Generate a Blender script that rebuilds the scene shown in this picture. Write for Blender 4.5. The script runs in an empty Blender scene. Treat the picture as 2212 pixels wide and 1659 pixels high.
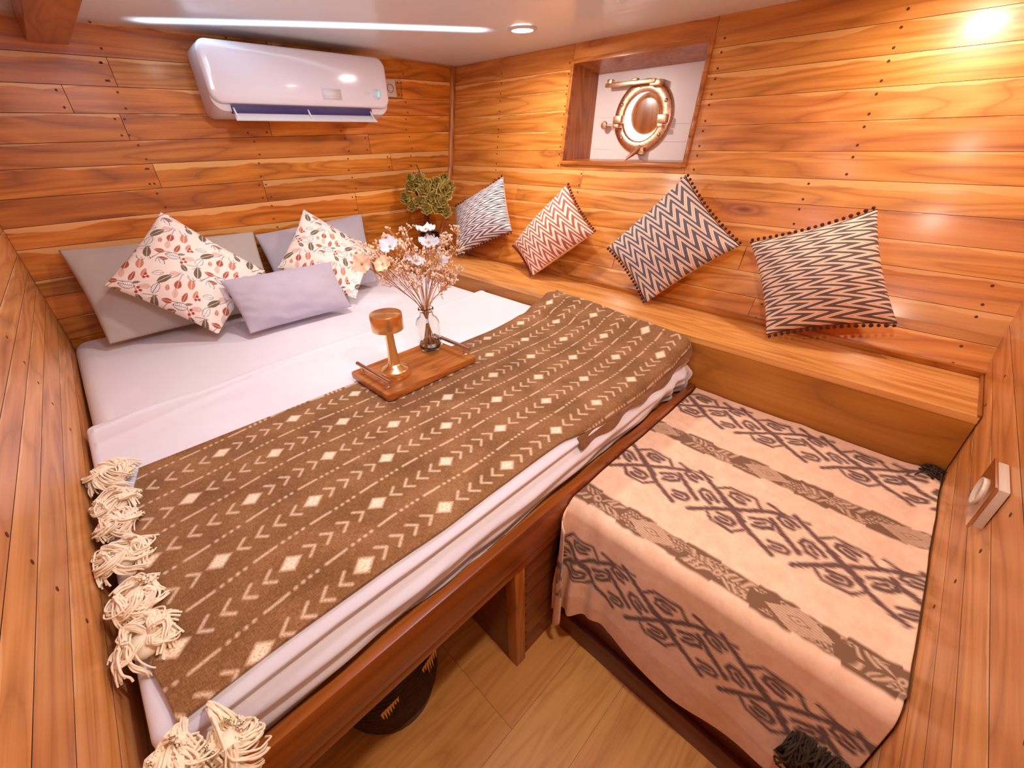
import bpy, bmesh, math, random
import numpy as np
from mathutils import Vector, Matrix
random.seed(7); rng = np.random.default_rng(11)
SC = bpy.context.scene
COL = SC.collection
PI = math.pi

# ------------------------------------------------------------------ helpers
def lin(c):
    return tuple(((x/255)/12.92 if x/255 <= .04045 else ((x/255+.055)/1.055)**2.4) for x in c) + (1.0,)

WLOC = {}
def link(o, parent=None, loc=(0, 0, 0)):
    COL.objects.link(o)
    o.location = loc
    if parent is not None:
        o.parent = parent
    return o

def thing(name, label, cat, loc, group=None):
    o = bpy.data.objects.new(name, None); o.empty_display_size = .05
    link(o, None, loc); WLOC[o.name] = Vector(loc)
    tag(o, label, cat, group); return o

def tag(o, label=None, cat=None, group=None, kind=None):
    if label: o['label'] = label
    if cat: o['category'] = cat
    if group: o['group'] = group
    if kind: o['kind'] = kind
    return o

def finish(name, me, mats, parent=None, loc=None, smooth=True):
    """link a mesh whose vertices are in world coordinates; origin goes to loc"""
    if not isinstance(mats, (list, tuple)): mats = [mats]
    for m in mats: me.materials.append(m)
    if smooth is not None:
        me.polygons.foreach_set('use_smooth', [bool(smooth)]*len(me.polygons))
    o = bpy.data.objects.new(name, me)
    pl = WLOC[parent.name] if parent is not None else Vector((0, 0, 0))
    if loc is None:
        n = len(me.vertices); co = np.empty(n*3); me.vertices.foreach_get('co', co); co = co.reshape(-1, 3)
        mn, mx = co.min(0), co.max(0)
        loc = Vector(((mn[0]+mx[0])/2, (mn[1]+mx[1])/2, mn[2]))
    loc = Vector(loc)
    me.transform(Matrix.Translation(-loc))
    link(o, parent, loc-pl); WLOC[o.name] = loc
    me.update()
    return o

class MB:
    def __init__(s): s.v = []; s.f = []; s.m = []
    def add(s, v, f, m=0):
        b = len(s.v); s.v += [tuple(p) for p in v]; s.f += [tuple(i+b for i in q) for q in f]; s.m += [m]*len(f)
        return s
    def box(s, x0, x1, y0, y1, z0, z1, m=0):
        v = [(x, y, z) for x in (x0, x1) for y in (y0, y1) for z in (z0, z1)]
        return s.add(v, [(0, 1, 3, 2), (4, 6, 7, 5), (0, 4, 5, 1), (2, 3, 7, 6), (0, 2, 6, 4), (1, 5, 7, 3)], m)
    def tube(s, pts, r, n=8, m=0, cap=True):
        pts = [Vector(p) for p in pts]; k = len(pts)
        rs = r if isinstance(r, (list, tuple)) else [r]*k
        v = []; a = None
        for i, p in enumerate(pts):
            t = (pts[min(i+1, k-1)]-pts[max(i-1, 0)])
            if t.length < 1e-9: t = Vector((0, 0, 1))
            t.normalize()
            if a is None: a = t.orthogonal()
            a = a-t*a.dot(t)
            if a.length < 1e-5: a = t.orthogonal()
            a.normalize(); b = t.cross(a)
            for j in range(n):
                an = 2*PI*j/n
                v.append(p+(a*math.cos(an)+b*math.sin(an))*rs[i])
        f = []
        for i in range(k-1):
            for j in range(n):
                f.append((i*n+j, i*n+(j+1) % n, (i+1)*n+(j+1) % n, (i+1)*n+j))
        if cap:
            f.append(tuple(range(n))[::-1]); f.append(tuple((k-1)*n+j for j in range(n)))
        return s.add(v, f, m)
    def lathe(s, prof, c, n=32, m=0, axis='z', close=False):
        """prof: list of (r,h)"""
        v = []
        for r, h in prof:
            for j in range(n):
                a = 2*PI*j/n
                if axis == 'z': v.append((c[0]+r*math.cos(a), c[1]+r*math.sin(a), c[2]+h))
                elif axis == 'x': v.append((c[0]+h, c[1]+r*math.cos(a), c[2]+r*math.sin(a)))
                else: v.append((c[0]+r*math.cos(a), c[1]+h, c[2]+r*math.sin(a)))
        k = len(prof); f = []
        for i in range(k-1):
            for j in range(n):
                f.append((i*n+j, i*n+(j+1) % n, (i+1)*n+(j+1) % n, (i+1)*n+j))
        if close:
            for j in range(n): f.append(((k-1)*n+j, (k-1)*n+(j+1) % n, (j+1) % n, j))
        else:
            if prof[0][0] > 1e-6: f.append(tuple(range(n))[::-1])
            if prof[-1][0] > 1e-6: f.append(tuple((k-1)*n+j for j in range(n)))
        return s.add(v, f, m)
    def ball(s, c, r, n=8, k=6, m=0, sq=(1, 1, 1)):
        v = [(c[0], c[1], c[2]-r*sq[2])]
        for i in range(1, k):
            ph = -PI/2+PI*i/k
            for j in range(n):
                a = 2*PI*j/n
                v.append((c[0]+r*sq[0]*math.cos(ph)*math.cos(a), c[1]+r*sq[1]*math.cos(ph)*math.sin(a), c[2]+r*sq[2]*math.sin(ph)))
        v.append((c[0], c[1], c[2]+r*sq[2])); f = []
        for j in range(n): f.append((0, 1+(j+1) % n, 1+j))
        for i in range(k-2):
            for j in range(n):
                f.append((1+i*n+j, 1+i*n+(j+1) % n, 1+(i+1)*n+(j+1) % n, 1+(i+1)*n+j))
        t = len(v)-1
        for j in range(n): f.append((t, 1+(k-2)*n+j, 1+(k-2)*n+(j+1) % n))
        return s.add(v, f, m)
    def build(s, name, mats, parent=None, loc=None, smooth=True, bevel=0, bseg=2, recalc=True, sharp=None):
        me = bpy.data.meshes.new(name); me.from_pydata(s.v, [], s.f)
        me.polygons.foreach_set('material_index', s.m)
        if bevel or recalc:
            bm = bmesh.new(); bm.from_mesh(me)
            if recalc: bmesh.ops.recalc_face_normals(bm, faces=bm.faces)
            if bevel:
                eds = [e for e in bm.edges if len(e.link_faces) == 2 and e.calc_face_angle(0) > .6]
                bmesh.ops.bevel(bm, geom=eds, offset=bevel, segments=bseg, profile=.6, affect='EDGES', clamp_overlap=True)
            bm.to_mesh(me); bm.free()
        o = finish(name, me, mats, parent, loc, smooth)
        if smooth and (bevel or sharp):
            try: me.set_sharp_from_angle(angle=sharp or .7)
            except Exception: pass
        return o

def box(name, b, mat, parent=None, bevel=.002, loc=None):
    return MB().box(*b).build(name, mat, parent, loc, bevel=bevel)

def grid_mesh(name, P, mats, parent=None, loc=None, uv=None, attrs=None, colattr=None, matidx=None, thick=0, flip=False):
    """P: (nu,nv,3) numpy grid"""
    nu, nv = P.shape[:2]
    idx = np.arange(nu*nv).reshape(nu, nv)
    a, b, c, d = idx[:-1, :-1], idx[1:, :-1], idx[1:, 1:], idx[:-1, 1:]
    q = np.stack([a, b, c, d] if not flip else [a, d, c, b], -1).reshape(-1, 4)
    V = P.reshape(-1, 3)
    if thick:
        # build an offset back sheet and a rim
        du = np.gradient(P, axis=0); dv = np.gradient(P, axis=1)
        N = np.cross(du, dv); N /= np.linalg.norm(N, axis=2, keepdims=True)+1e-12
        if flip: N = -N
        B = (P-N*thick).reshape(-1, 3); n0 = len(V)
        V = np.concatenate([V, B]); qb = q[:, ::-1]+n0
        ring = np.concatenate([idx[:, 0], idx[-1, 1:], idx[::-1, -1][1:], idx[0, ::-1][1:]])
        r0, r1 = ring[:-1], ring[1:]
        rim = np.stack([r0, r0+n0, r1+n0, r1], -1) if not flip else np.stack([r0, r1, r1+n0, r0+n0], -1)
        nf = len(q); q = np.concatenate([q, qb, rim])
    me = bpy.data.meshes.new(name)
    me.vertices.add(len(V)); me.vertices.foreach_set('co', V.astype(np.float32).ravel())
    me.loops.add(q.size); me.loops.foreach_set('vertex_index', q.astype(np.int32).ravel())
    me.polygons.add(len(q)); me.polygons.foreach_set('loop_start', np.arange(0, q.size, 4, dtype=np.int32))
    if matidx is not None: me.polygons.foreach_set('material_index', matidx.astype(np.int32))
    me.update(calc_edges=True); me.validate()
    rep = 2 if thick else 1
    if uv is not None:
        U = np.tile(uv.reshape(-1, 2), (rep, 1))
        l = me.uv_layers.new(name='UVMap'); l.data.foreach_set('uv', U[q.ravel()].astype(np.float32).ravel())
    for k, A in (attrs or {}).items():
        at = me.attributes.new(k, 'FLOAT', 'POINT'); at.data.foreach_set('value', np.tile(A.ravel(), rep).astype(np.float32))
    if colattr is not None:
        at = me.attributes.new('col', 'FLOAT_COLOR', 'POINT')
        c = np.tile(colattr.reshape(-1, 4), (rep, 1)); at.data.foreach_set('color', c.astype(np.float32).ravel())
    return finish(name, me, mats, parent, loc, True)

def vnoise(x, y, s=1.0, seed=0):
    """smooth value noise, numpy"""
    r = np.random.default_rng(seed); T = r.random((64, 64))*2-1
    X = np.asarray(x)*s; Y = np.asarray(y)*s
    xi = np.floor(X).astype(int); yi = np.floor(Y).astype(int); fx = X-xi; fy = Y-yi
    fx = fx*fx*(3-2*fx); fy = fy*fy*(3-2*fy)
    g = lambda i, j: T[i % 64, j % 64]
    return (g(xi, yi)*(1-fx)+g(xi+1, yi)*fx)*(1-fy)+(g(xi, yi+1)*(1-fx)+g(xi+1, yi+1)*fx)*fy

# ------------------------------------------------------------------ materials
class NT:
    def __init__(s, name):
        s.mat = bpy.data.materials.new(name); s.mat.use_nodes = True
        s.t = s.mat.node_tree; s.t.nodes.clear()
        s.out = s.n('ShaderNodeOutputMaterial')
        s.b = s.n('ShaderNodeBsdfPrincipled'); s.l(s.b.outputs[0], s.out.inputs[0])
    def n(s, typ, **k):
        x = s.t.nodes.new(typ)
        for a, v in k.items(): setattr(x, a, v)
        return x
    def l(s, a, b): s.t.links.new(a, b)
    def val(s, sock, v):
        if hasattr(v, 'is_linked') or isinstance(v, bpy.types.NodeSocket): s.l(v, sock)
        else: sock.default_value = v
    def math(s, op, a, b=0.0, c=None, clamp=False):
        x = s.n('ShaderNodeMath', operation=op); x.use_clamp = clamp
        s.val(x.inputs[0], a); s.val(x.inputs[1], b)
        if c is not None: s.val(x.inputs[2], c)
        return x.outputs[0]
    def mix(s, f, a, b, mode='MIX'):
        x = s.n('ShaderNodeMix', data_type='RGBA', blend_type=mode)
        s.val(x.inputs[0], f); s.val(x.inputs[6], a); s.val(x.inputs[7], b)
        return x.outputs[2]
    def attr(s, name, out='Fac'):
        x = s.n('ShaderNodeAttribute', attribute_name=name); return x.outputs[out]
    def ramp(s, f, stops, interp='LINEAR'):
        x = s.n('ShaderNodeValToRGB'); x.color_ramp.interpolation = interp
        e = x.color_ramp.elements
        while len(e) < len(stops): e.new(.5)
        for i, (p, c) in enumerate(stops):
            e[i].position = p; e[i].color = c if len(c) == 4 else tuple(c)+(1,)
        s.l(f, x.inputs[0]); return x.outputs[0]
    def noise(s, vec, scale=1, detail=3, rough=.5, dist=0):
        x = s.n('ShaderNodeTexNoise'); x.inputs['Scale'].default_value = scale
        x.inputs['Detail'].default_value = detail; x.inputs['Roughness'].default_value = rough
        x.inputs['Distortion'].default_value = dist
        s.l(vec, x.inputs['Vector']); return x.outputs['Fac']
    def mapping(s, vec, scale=(1, 1, 1), rot=(0, 0, 0), loc=(0, 0, 0)):
        x = s.n('ShaderNodeMapping'); x.inputs['Scale'].default_value = scale
        x.inputs['Rotation'].default_value = rot; x.inputs['Location'].default_value = loc
        s.l(vec, x.inputs['Vector']); return x.outputs[0]
    def bump(s, h, strength=.3, dist=.01):
        x = s.n('ShaderNodeBump'); x.inputs['Strength'].default_value = strength
        x.inputs['Distance'].default_value = dist; s.l(h, x.inputs['Height'])
        s.l(x.outputs[0], s.b.inputs['Normal']); return x
    def set(s, **k):
        for a, v in k.items():
            s.val(s.b.inputs[a.replace('_', ' ')], v)
        return s

def simple(name, c, rough=.5, metal=0, coat=0, noise=0, ns=20, bump=0, **kw):
    m = NT(name)
    if noise:
        tc = m.n('ShaderNodeTexCoord'); f = m.noise(tc.outputs['Object'], ns, 4, .6)
        c0 = lin(c); d = tuple(x*(1-noise) for x in c0[:3])+(1,); u = tuple(min(1, x*(1+noise)) for x in c0[:3])+(1,)
        m.l(m.ramp(f, [(.3, d), (.7, u)]), m.b.inputs['Base Color'])
        if bump: m.bump(f, bump, .002)
    else: m.b.inputs['Base Color'].default_value = lin(c)
    m.b.inputs['Roughness'].default_value = rough; m.b.inputs['Metallic'].default_value = metal
    m.b.inputs['Coat Weight'].default_value = coat
    for k, v in kw.items(): m.b.inputs[k.replace('_', ' ')].default_value = v
    return m.mat

def wood(name, dark, mid, light, sap=None, rough=.33, coat=.25, mode='uv', axis='x', knots=1.0, pidvar=.28, fig=1.0, scale=1.0, bump=.12):
    m = NT(name); tc = m.n('ShaderNodeTexCoord')
    if mode == 'uv': vec = tc.outputs['UV']
    else:
        rot = {'x': (0, 0, 0), 'y': (0, 0, PI/2), 'z': (0, PI/2, 0)}[axis]
        vec = m.mapping(tc.outputs['Object'], rot=rot)
    pid = m.attr('pid')
    off = m.n('ShaderNodeCombineXYZ'); m.l(m.math('MULTIPLY', pid, 37.3), off.inputs[0]); m.l(m.math('MULTIPLY', pid, 13.7), off.inputs[1]); m.l(m.math('MULTIPLY', pid, 5.1), off.inputs[2])
    add = m.n('ShaderNodeVectorMath', operation='ADD'); m.l(vec, add.inputs[0]); m.l(off.outputs[0], add.inputs[1]); v = add.outputs[0]
    S = scale
    g1 = m.noise(m.mapping(v, (1.6*S, 22*S, 22*S)), 1, 5, .62, .5)
    g2 = m.noise(m.mapping(v, (5*S, 190*S, 190*S)), 1, 2, .5, .2)
    base = m.noise(m.mapping(v, (1.1*S, 8.5*S, 8.5*S)), 1, 1.5, .45, .35)
    ring = m.math('PINGPONG', m.math('MULTIPLY', base, 9.0), .5)           # cathedral figure from noise contours
    ring = m.math('MULTIPLY', ring, 2.0)
    f = m.math('ADD', m.math('MULTIPLY', g1, .62), m.math('MULTIPLY', g2, .16))
    f = m.math('ADD', f, m.math('MULTIPLY', m.math('SUBTRACT', ring, .5), .17*fig))
    c = m.ramp(f, [(.18, lin(dark)), (.42, lin(mid)), (.66, lin(light))])
    # thin dark growth lines
    thin = m.ramp(ring, [(0, (1, 1, 1)), (.14, (0, 0, 0))])
    c = m.mix(m.math('MULTIPLY', thin, .38*fig), c, lin(dark))
    if knots:
        vo = m.n('ShaderNodeTexVoronoi'); vo.inputs['Scale'].default_value = 1
        wv = m.mapping(v, (1.9*S, 6.5*S, 6.5*S)); m.l(wv, vo.inputs['Vector'])
        k = m.ramp(m.math('ADD', vo.outputs['Distance'], m.math('MULTIPLY', m.math('SUBTRACT', g1, .5), .10)), [(.045, (1, 1, 1)), (.09, (.25, .25, .25)), (.12, (.6, .6, .6)), (.2, (0, 0, 0))])
        gate = m.math('GREATER_THAN', m.math('FRACT', m.math('MULTIPLY', m.n('ShaderNodeSeparateXYZ').outputs[0], 1)), 2) if False else None
        sep = m.n('ShaderNodeSeparateColor'); m.l(vo.outputs['Color'], sep.inputs[0])
        kk = m.math('MULTIPLY', k, m.math('GREATER_THAN', sep.outputs[0], .52))
        c = m.mix(m.math('MULTIPLY', kk, .75*knots), c, lin((112, 52, 18)))
    if sap is not None:
        ev = m.attr('ev'); e2 = m.noise(m.mapping(v, (3.2, .01, .01)), 1, 3, .55, 0)
        thr = m.math('MULTIPLY', m.math('SUBTRACT', m.math('FRACT', m.math('MULTIPLY', pid, 7.77)), .15), .36)
        s1 = m.math('SUBTRACT', m.math('ADD', thr, m.math('MULTIPLY', m.math('SUBTRACT', e2, .5), .85)), ev)
        msk = m.ramp(s1, [(.0, (0, 0, 0)), (.035, (1, 1, 1))])
        c = m.mix(m.math('MULTIPLY', msk, .7), c, lin(sap))
    # plank-to-plank variation
    h = m.math('FRACT', m.math('MULTIPLY', pid, 3.31))
    bc = m.n('ShaderNodeHueSaturation'); m.l(c, bc.inputs['Color'])
    m.l(m.math('ADD', 1-pidvar*.5, m.math('MULTIPLY', h, pidvar)), bc.inputs['Value'])
    h2 = m.math('FRACT', m.math('MULTIPLY', pid, 9.13)); m.l(m.math('ADD', .497, m.math('MULTIPLY', h2, .008)), bc.inputs['Hue'])
    m.l(bc.outputs[0], m.b.inputs['Base Color'])
    m.l(m.math('ADD', rough-.06, m.math('MULTIPLY', g1, .16)), m.b.inputs['Roughness'])
    m.b.inputs['Coat Weight'].default_value = coat; m.b.inputs['Coat Roughness'].default_value = .16
    if bump: m.bump(m.math('ADD', g1, m.math('MULTIPLY', g2, .3)), bump, .004)
    return m.mat

M = {}
TK = dict(dark=(134, 66, 6), mid=(198, 112, 22), light=(224, 148, 60))
M['wall'] = wood('teak wall planks', **TK, sap=(234, 176, 112), rough=.42, coat=.12, pidvar=.36)
M['hull'] = wood('teak hull planks', (164, 90, 24), (212, 134, 58), (230, 162, 88), sap=(236, 176, 108), rough=.36, coat=.22, pidvar=.13, knots=1.2)
M['side'] = wood('smooth side planks', (168, 98, 44), (214, 142, 80), (230, 168, 112), sap=(236, 180, 128), rough=.42, coat=.2, pidvar=.14, knots=.5)
M['trimx'] = wood('teak trim x', (140, 74, 18), (192, 114, 40), (216, 148, 76), mode='obj', axis='x', knots=0)
M['trimy'] = wood('teak trim y', (140, 74, 18), (192, 114, 40), (216, 148, 76), mode='obj', axis='y', knots=0)
M['trimz'] = wood('teak trim z', (140, 74, 18), (192, 114, 40), (216, 148, 76), mode='obj', axis='z', knots=0)
M['shelf'] = wood('shelf board', (184, 112, 50), (220, 152, 84), (234, 176, 112), mode='uv', knots=.4, rough=.32, coat=.35, pidvar=.12)
M['shelff'] = wood('shelf front board', (148, 88, 18), (186, 120, 36), (208, 146, 60), mode='obj', axis='y', knots=.3, rough=.4, scale=.6)
M['rail'] = wood('bed rail', (116, 54, 4), (158, 82, 14), (188, 112, 38), mode='obj', axis='x', knots=.4, scale=.7, rough=.3)
M['darkw'] = wood('dark bed panel', (100, 50, 18), (140, 76, 32), (170, 100, 48), mode='uv', knots=.3, rough=.45)
M['redw'] = wood('bench base', (84, 34, 16), (116, 50, 24), (142, 70, 38), mode='obj', axis='y', knots=0, rough=.45)
M['floor'] = wood('pale laminate floor', (190, 122, 48), (216, 150, 76), (226, 166, 94), mode='uv', knots=.12, rough=.42, coat=.1, pidvar=.04, fig=.8, bump=.03, scale=1.3)
M['tray'] = wood('acacia tray', (146, 78, 22), (190, 114, 44), (214, 144, 70), mode='obj', axis='x', knots=0, rough=.35, scale=1.4)
M['dark'] = simple('dark plank joint', (60, 24, 8), .8)  # dark colour of the plank joints and backing
M['nail'] = simple('dark plug', (84, 30, 14), .6)
M['white'] = simple('white paint', (232, 222, 226), .35, coat=.3, noise=.02, ns=6)
M['ceil'] = simple('ceiling gloss paint', (230, 246, 255), .30, coat=.35)
M['acw'] = simple('aircon gloss plastic', (226, 222, 232), .12, coat=.6)
M['acb'] = simple('aircon body plastic', (214, 208, 214), .3)
M['acd'] = simple('aircon dark slot', (52, 30, 96), .5)
M['acs'] = simple('sticker grey', (206, 200, 214), .3)
M['acl'] = simple('display teal', (120, 220, 200), .2, Emission_Color=lin((110, 240, 210)), Emission_Strength=.6)
M['brass'] = simple('polished brass', (226, 184, 140), .2, metal=1, noise=.12, ns=60)
M['brassr'] = simple('rough bronze', (222, 182, 150), .34, metal=1, noise=.25, ns=90, bump=.4)
M['steel'] = simple('brushed steel', (214, 190, 170), .24, metal=1)
M['black'] = simple('black pot', (30, 20, 16), .35, noise=.3, ns=30)
M['soil'] = simple('pale pebbles', (214, 170, 140), .8, noise=.3, ns=120)
M['trunk'] = simple('plant trunk', (96, 50, 16), .8, noise=.4, ns=60)
M['back'] = simple('cushion cotton back', (238, 208, 182), .85, noise=.03, ns=8)
M['pom'] = simple('dark pompom', (74, 34, 34), .95, noise=.3, ns=400)
M['pomr'] = simple('maroon pompom', (116, 44, 36), .95, noise=.3, ns=400)
M['yarn'] = simple('cream yarn', (255, 234, 210), .9, noise=.08, ns=60)
M['fringe'] = simple('dark fringe', (66, 50, 34), .95, noise=.5, ns=60)
M['disc'] = wood('brown port cover', (140, 80, 24), (180, 110, 50), (200, 134, 72), mode='obj', axis='z', knots=0, rough=.25, scale=.8)  # brown wood tone stands in for the reflection in the port glass
M['plug'] = simple('socket plastic', (214, 196, 182), .3)
M['bask'] = simple('dark wicker', (58, 22, 8), .7, noise=.5, ns=60)
M['straw'] = simple('pale straw', (236, 190, 90), .8, noise=.1)
M['petal'] = simple('white petal', (222, 222, 232), .7)
M['petalc'] = simple('cream petal', (244, 206, 170), .7)
M['bud'] = simple('dried bud', (250, 226, 204), .7)
M['stem'] = simple('dried stem', (206, 148, 92), .7)
M['stemg'] = simple('brown stem', (150, 96, 50), .7)

def brushed(name, c):
    m = NT(name); tc = m.n('ShaderNodeTexCoord')
    f = m.noise(m.mapping(tc.outputs['Object'], (30, 30, 900)), 1, 2, .5)
    m.b.inputs['Base Color'].default_value = lin(c); m.b.inputs['Metallic'].default_value = 1
    m.l(m.math('ADD', .16, m.math('MULTIPLY', f, .16)), m.b.inputs['Roughness'])
    m.b.inputs['Anisotropic'].default_value = .6
    return m.mat
M['gold'] = brushed('brushed gold', (246, 210, 152))

def cloth(name, c, var=.04, ns=5, rough=.9, weave=900, bump=.25, sheen=.2, c2=None):
    m = NT(name); tc = m.n('ShaderNodeTexCoord'); v = tc.outputs['Object']
    f = m.noise(v, ns, 4, .6); c0 = lin(c)
    a = tuple(x*(1-var) for x in c0[:3])+(1,); b = tuple(min(1, x*(1+var)) for x in c0[:3])+(1,)
    m.l(m.ramp(f, [(.3, lin(c2) if c2 else a), (.7, b)]), m.b.inputs['Base Color'])
    m.b.inputs['Roughness'].default_value = rough; m.b.inputs['Sheen Weight'].default_value = sheen
    w = m.noise(v, weave, 2, .5); m.bump(w, bump, .0008)
    return m.mat
M['sheet'] = cloth('white cotton sheet', (228, 226, 240), .02)
M['pill'] = cloth('grey lilac cotton', (178, 172, 186), .03)
M['pill2'] = cloth('warm grey cotton', (184, 172, 166), .03)
M['lumb'] = cloth('lilac cotton', (184, 176, 196), .03)

def glassmat(name, c=(250, 252, 250), rough=.0, ior=1.45):
    m = NT(name); m.set(Roughness=rough, IOR=ior); m.b.inputs['Base Color'].default_value = lin(c)
    m.b.inputs['Transmission Weight'].default_value = 1
    return m.mat
M['glass'] = glassmat('vase glass'); M['water'] = glassmat('water', (255, 240, 225), 0, 1.33)

def zigmat(name, c_dark, c_light, c_mid, F=7.0, N=9.0, A=.22, skew=.0):
    """flame-stitch zigzag in the cushion's own UVs (0..1)"""
    m = NT(name); tc = m.n('ShaderNodeTexCoord'); sep = m.n('ShaderNodeSeparateXYZ'); m.l(tc.outputs['UV'], sep.inputs[0])
    u, v = sep.outputs[0], sep.outputs[1]
    env = m.noise(m.mapping(tc.outputs['UV'], (1.2, 2.6, 1)), 1, 1, .5)
    tri = m.math('PINGPONG', m.math('MULTIPLY', v, N), .5)                 # 0..0.5
    amp = m.math('MULTIPLY', m.math('ADD', .7, m.math('MULTIPLY', env, .6)), A*2)
    t = m.math('ADD', u, m.math('MULTIPLY', m.math('SUBTRACT', tri, .25), amp))
    t = m.math('ADD', t, m.math('MULTIPLY', v, skew))
    fr = m.math('FRACT', m.math('MULTIPLY', t, F))
    D, L, W = lin(c_dark), lin(c_light), lin(c_mid)
    c = m.ramp(fr, [(0, D), (.52, W), (.62, L), (.90, W)], 'CONSTANT')
    m.l(c, m.b.inputs['Base Color']); m.b.inputs['Roughness'].default_value = .9
    w = m.noise(tc.outputs['Object'], 900, 2, .5); m.bump(w, .3, .0008)
    return m.mat
M['zig1'] = zigmat('grey zigzag', (104, 94, 114), (232, 220, 222), (250, 242, 236), F=6, N=8, A=.30, skew=.75)
M['zig2'] = zigmat('terracotta zigzag', (176, 98, 80), (246, 218, 200), (252, 240, 230), F=6, N=7, A=.25, skew=-.75)
M['zig3'] = zigmat('grey peach zigzag', (104, 98, 112), (232, 188, 162), (250, 238, 226), F=6, N=7, A=.25, skew=-.75)
M['zig4'] = zigmat('grey brown zigzag', (108, 88, 86), (238, 192, 164), (254, 240, 228), F=4.6, N=10, A=.28, skew=.35)

def sdfmat(name, base_builder, c2, weave=True, weave_s=1.0):
    """two-tone cloth whose print is thresholded from the mesh's signed-distance attribute"""
    m = NT(name); tc = m.n('ShaderNodeTexCoord'); uv = tc.outputs['UV']
    d = m.attr('pat'); msk = m.ramp(m.math('ADD', m.math('MULTIPLY', d, 1.0), .5), [(.5-.0004*1, (0, 0, 0)), (.5+.0004, (1, 1, 1))])
    c1 = base_builder(m, uv)
    c = m.mix(msk, c1, c2(m, uv) if callable(c2) else lin(c2))
    m.l(c, m.b.inputs['Base Color']); m.b.inputs['Roughness'].default_value = .92; m.b.inputs['Sheen Weight'].default_value = .15
    return m
# ---- brown throw
def throw_base(m, uv):
    return throw_base2(m, uv)
def throw_base2(m, uv):
    n = m.noise(m.mapping(uv, (90, 520, 1)), 1, 3, .65, .4); n2 = m.noise(m.mapping(uv, (520, 90, 1)), 1, 3, .65, .4)
    f = m.math('ADD', m.math('MULTIPLY', m.math('MAXIMUM', n, n2), .7), m.math('MULTIPLY', m.noise(m.mapping(uv, (9, 9, 1)), 1, 2, .5), .3))
    m._f = f
    return m.ramp(f, [(.38, lin((96, 58, 22))), (.52, lin((132, 88, 46))), (.68, lin((168, 122, 82)))])
def throw_base_old(m, uv):
    w1 = m.n('ShaderNodeTexWave', bands_direction='X'); w1.inputs['Scale'].default_value = 70; w1.inputs['Distortion'].default_value = 3; w1.inputs['Detail'].default_value = 2; w1.inputs['Detail Scale'].default_value = 3
    w2 = m.n('ShaderNodeTexWave', bands_direction='Y'); w2.inputs['Scale'].default_value = 60; w2.inputs['Distortion'].default_value = 3; w2.inputs['Detail'].default_value = 2
    m.l(uv, w1.inputs['Vector']); m.l(uv, w2.inputs['Vector'])
    n = m.noise(m.mapping(uv, (60, 400, 1)), 1, 3, .6); n2 = m.noise(m.mapping(uv, (400, 60, 1)), 1, 3, .6)
    f = m.math('ADD', m.math('MULTIPLY', m.math('MULTIPLY', w1.outputs['Fac'], w2.outputs['Fac']), .45), m.math('MULTIPLY', m.math('MAXIMUM', n, n2), .6))
    m._f = f
    return m.ramp(f, [(.25, lin((102, 54, 14))), (.5, lin((142, 88, 38))), (.8, lin((182, 126, 82)))])
def throw_ink(m, uv):
    n = m.noise(m.mapping(uv, (300, 300, 1)), 1, 2, .6)
    return m.ramp(n, [(.38, lin((214, 170, 128))), (.5, lin((252, 226, 200)))])
mt = sdfmat('brown mudcloth weave', throw_base, throw_ink); mt.bump(mt._f, .5, .002); M['throw'] = mt.mat
# ---- ikat blanket: colour attribute-driven (pat = ink, tone = which ink)
mk = NT('ikat blanket'); tcx = mk.n('ShaderNodeTexCoord')
dA = mk.attr('pat'); inkm = mk.ramp(mk.math('ADD', dA, .5), [(.4992, (0, 0, 0)), (.5008, (1, 1, 1))])
nz = mk.noise(tcx.outputs['Object'], 30, 5, .65); basec = mk.ramp(nz, [(.3, lin((232, 188, 160))), (.7, lin((246, 212, 186)))])
ink = mk.mix(mk.attr('tone'), lin((104, 74, 76)), lin((122, 88, 66)))
mk.l(mk.mix(inkm, basec, ink), mk.b.inputs['Base Color']); mk.b.inputs['Roughness'].default_value = .95; mk.b.inputs['Sheen Weight'].default_value = .2
mk.bump(nz, .12, .004); M['ikat'] = mk.mat
# ---- floral print
mf = NT('leaf print cotton'); mf.l(mf.attr('col', 'Color'), mf.b.inputs['Base Color']); mf.b.inputs['Roughness'].default_value = .9
tf = mf.n('ShaderNodeTexCoord'); mf.bump(mf.noise(tf.outputs['Object'], 900, 2, .5), .25, .0008); M['floral'] = mf.mat
# ---- foliage
ml = NT('crested foliage'); tl = ml.n('ShaderNodeTexCoord'); rimv = ml.attr('rim')
ml.l(ml.mix(rimv, ml.ramp(ml.noise(tl.outputs['Object'], 40, 3, .6), [(.3, lin((84, 66, 14))), (.7, lin((140, 116, 34)))]), lin((214, 186, 96))), ml.b.inputs['Base Color'])
ml.b.inputs['Roughness'].default_value = .75; ml.b.inputs['Subsurface Weight'].default_value = 0; M['leaf'] = ml.mat

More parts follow.
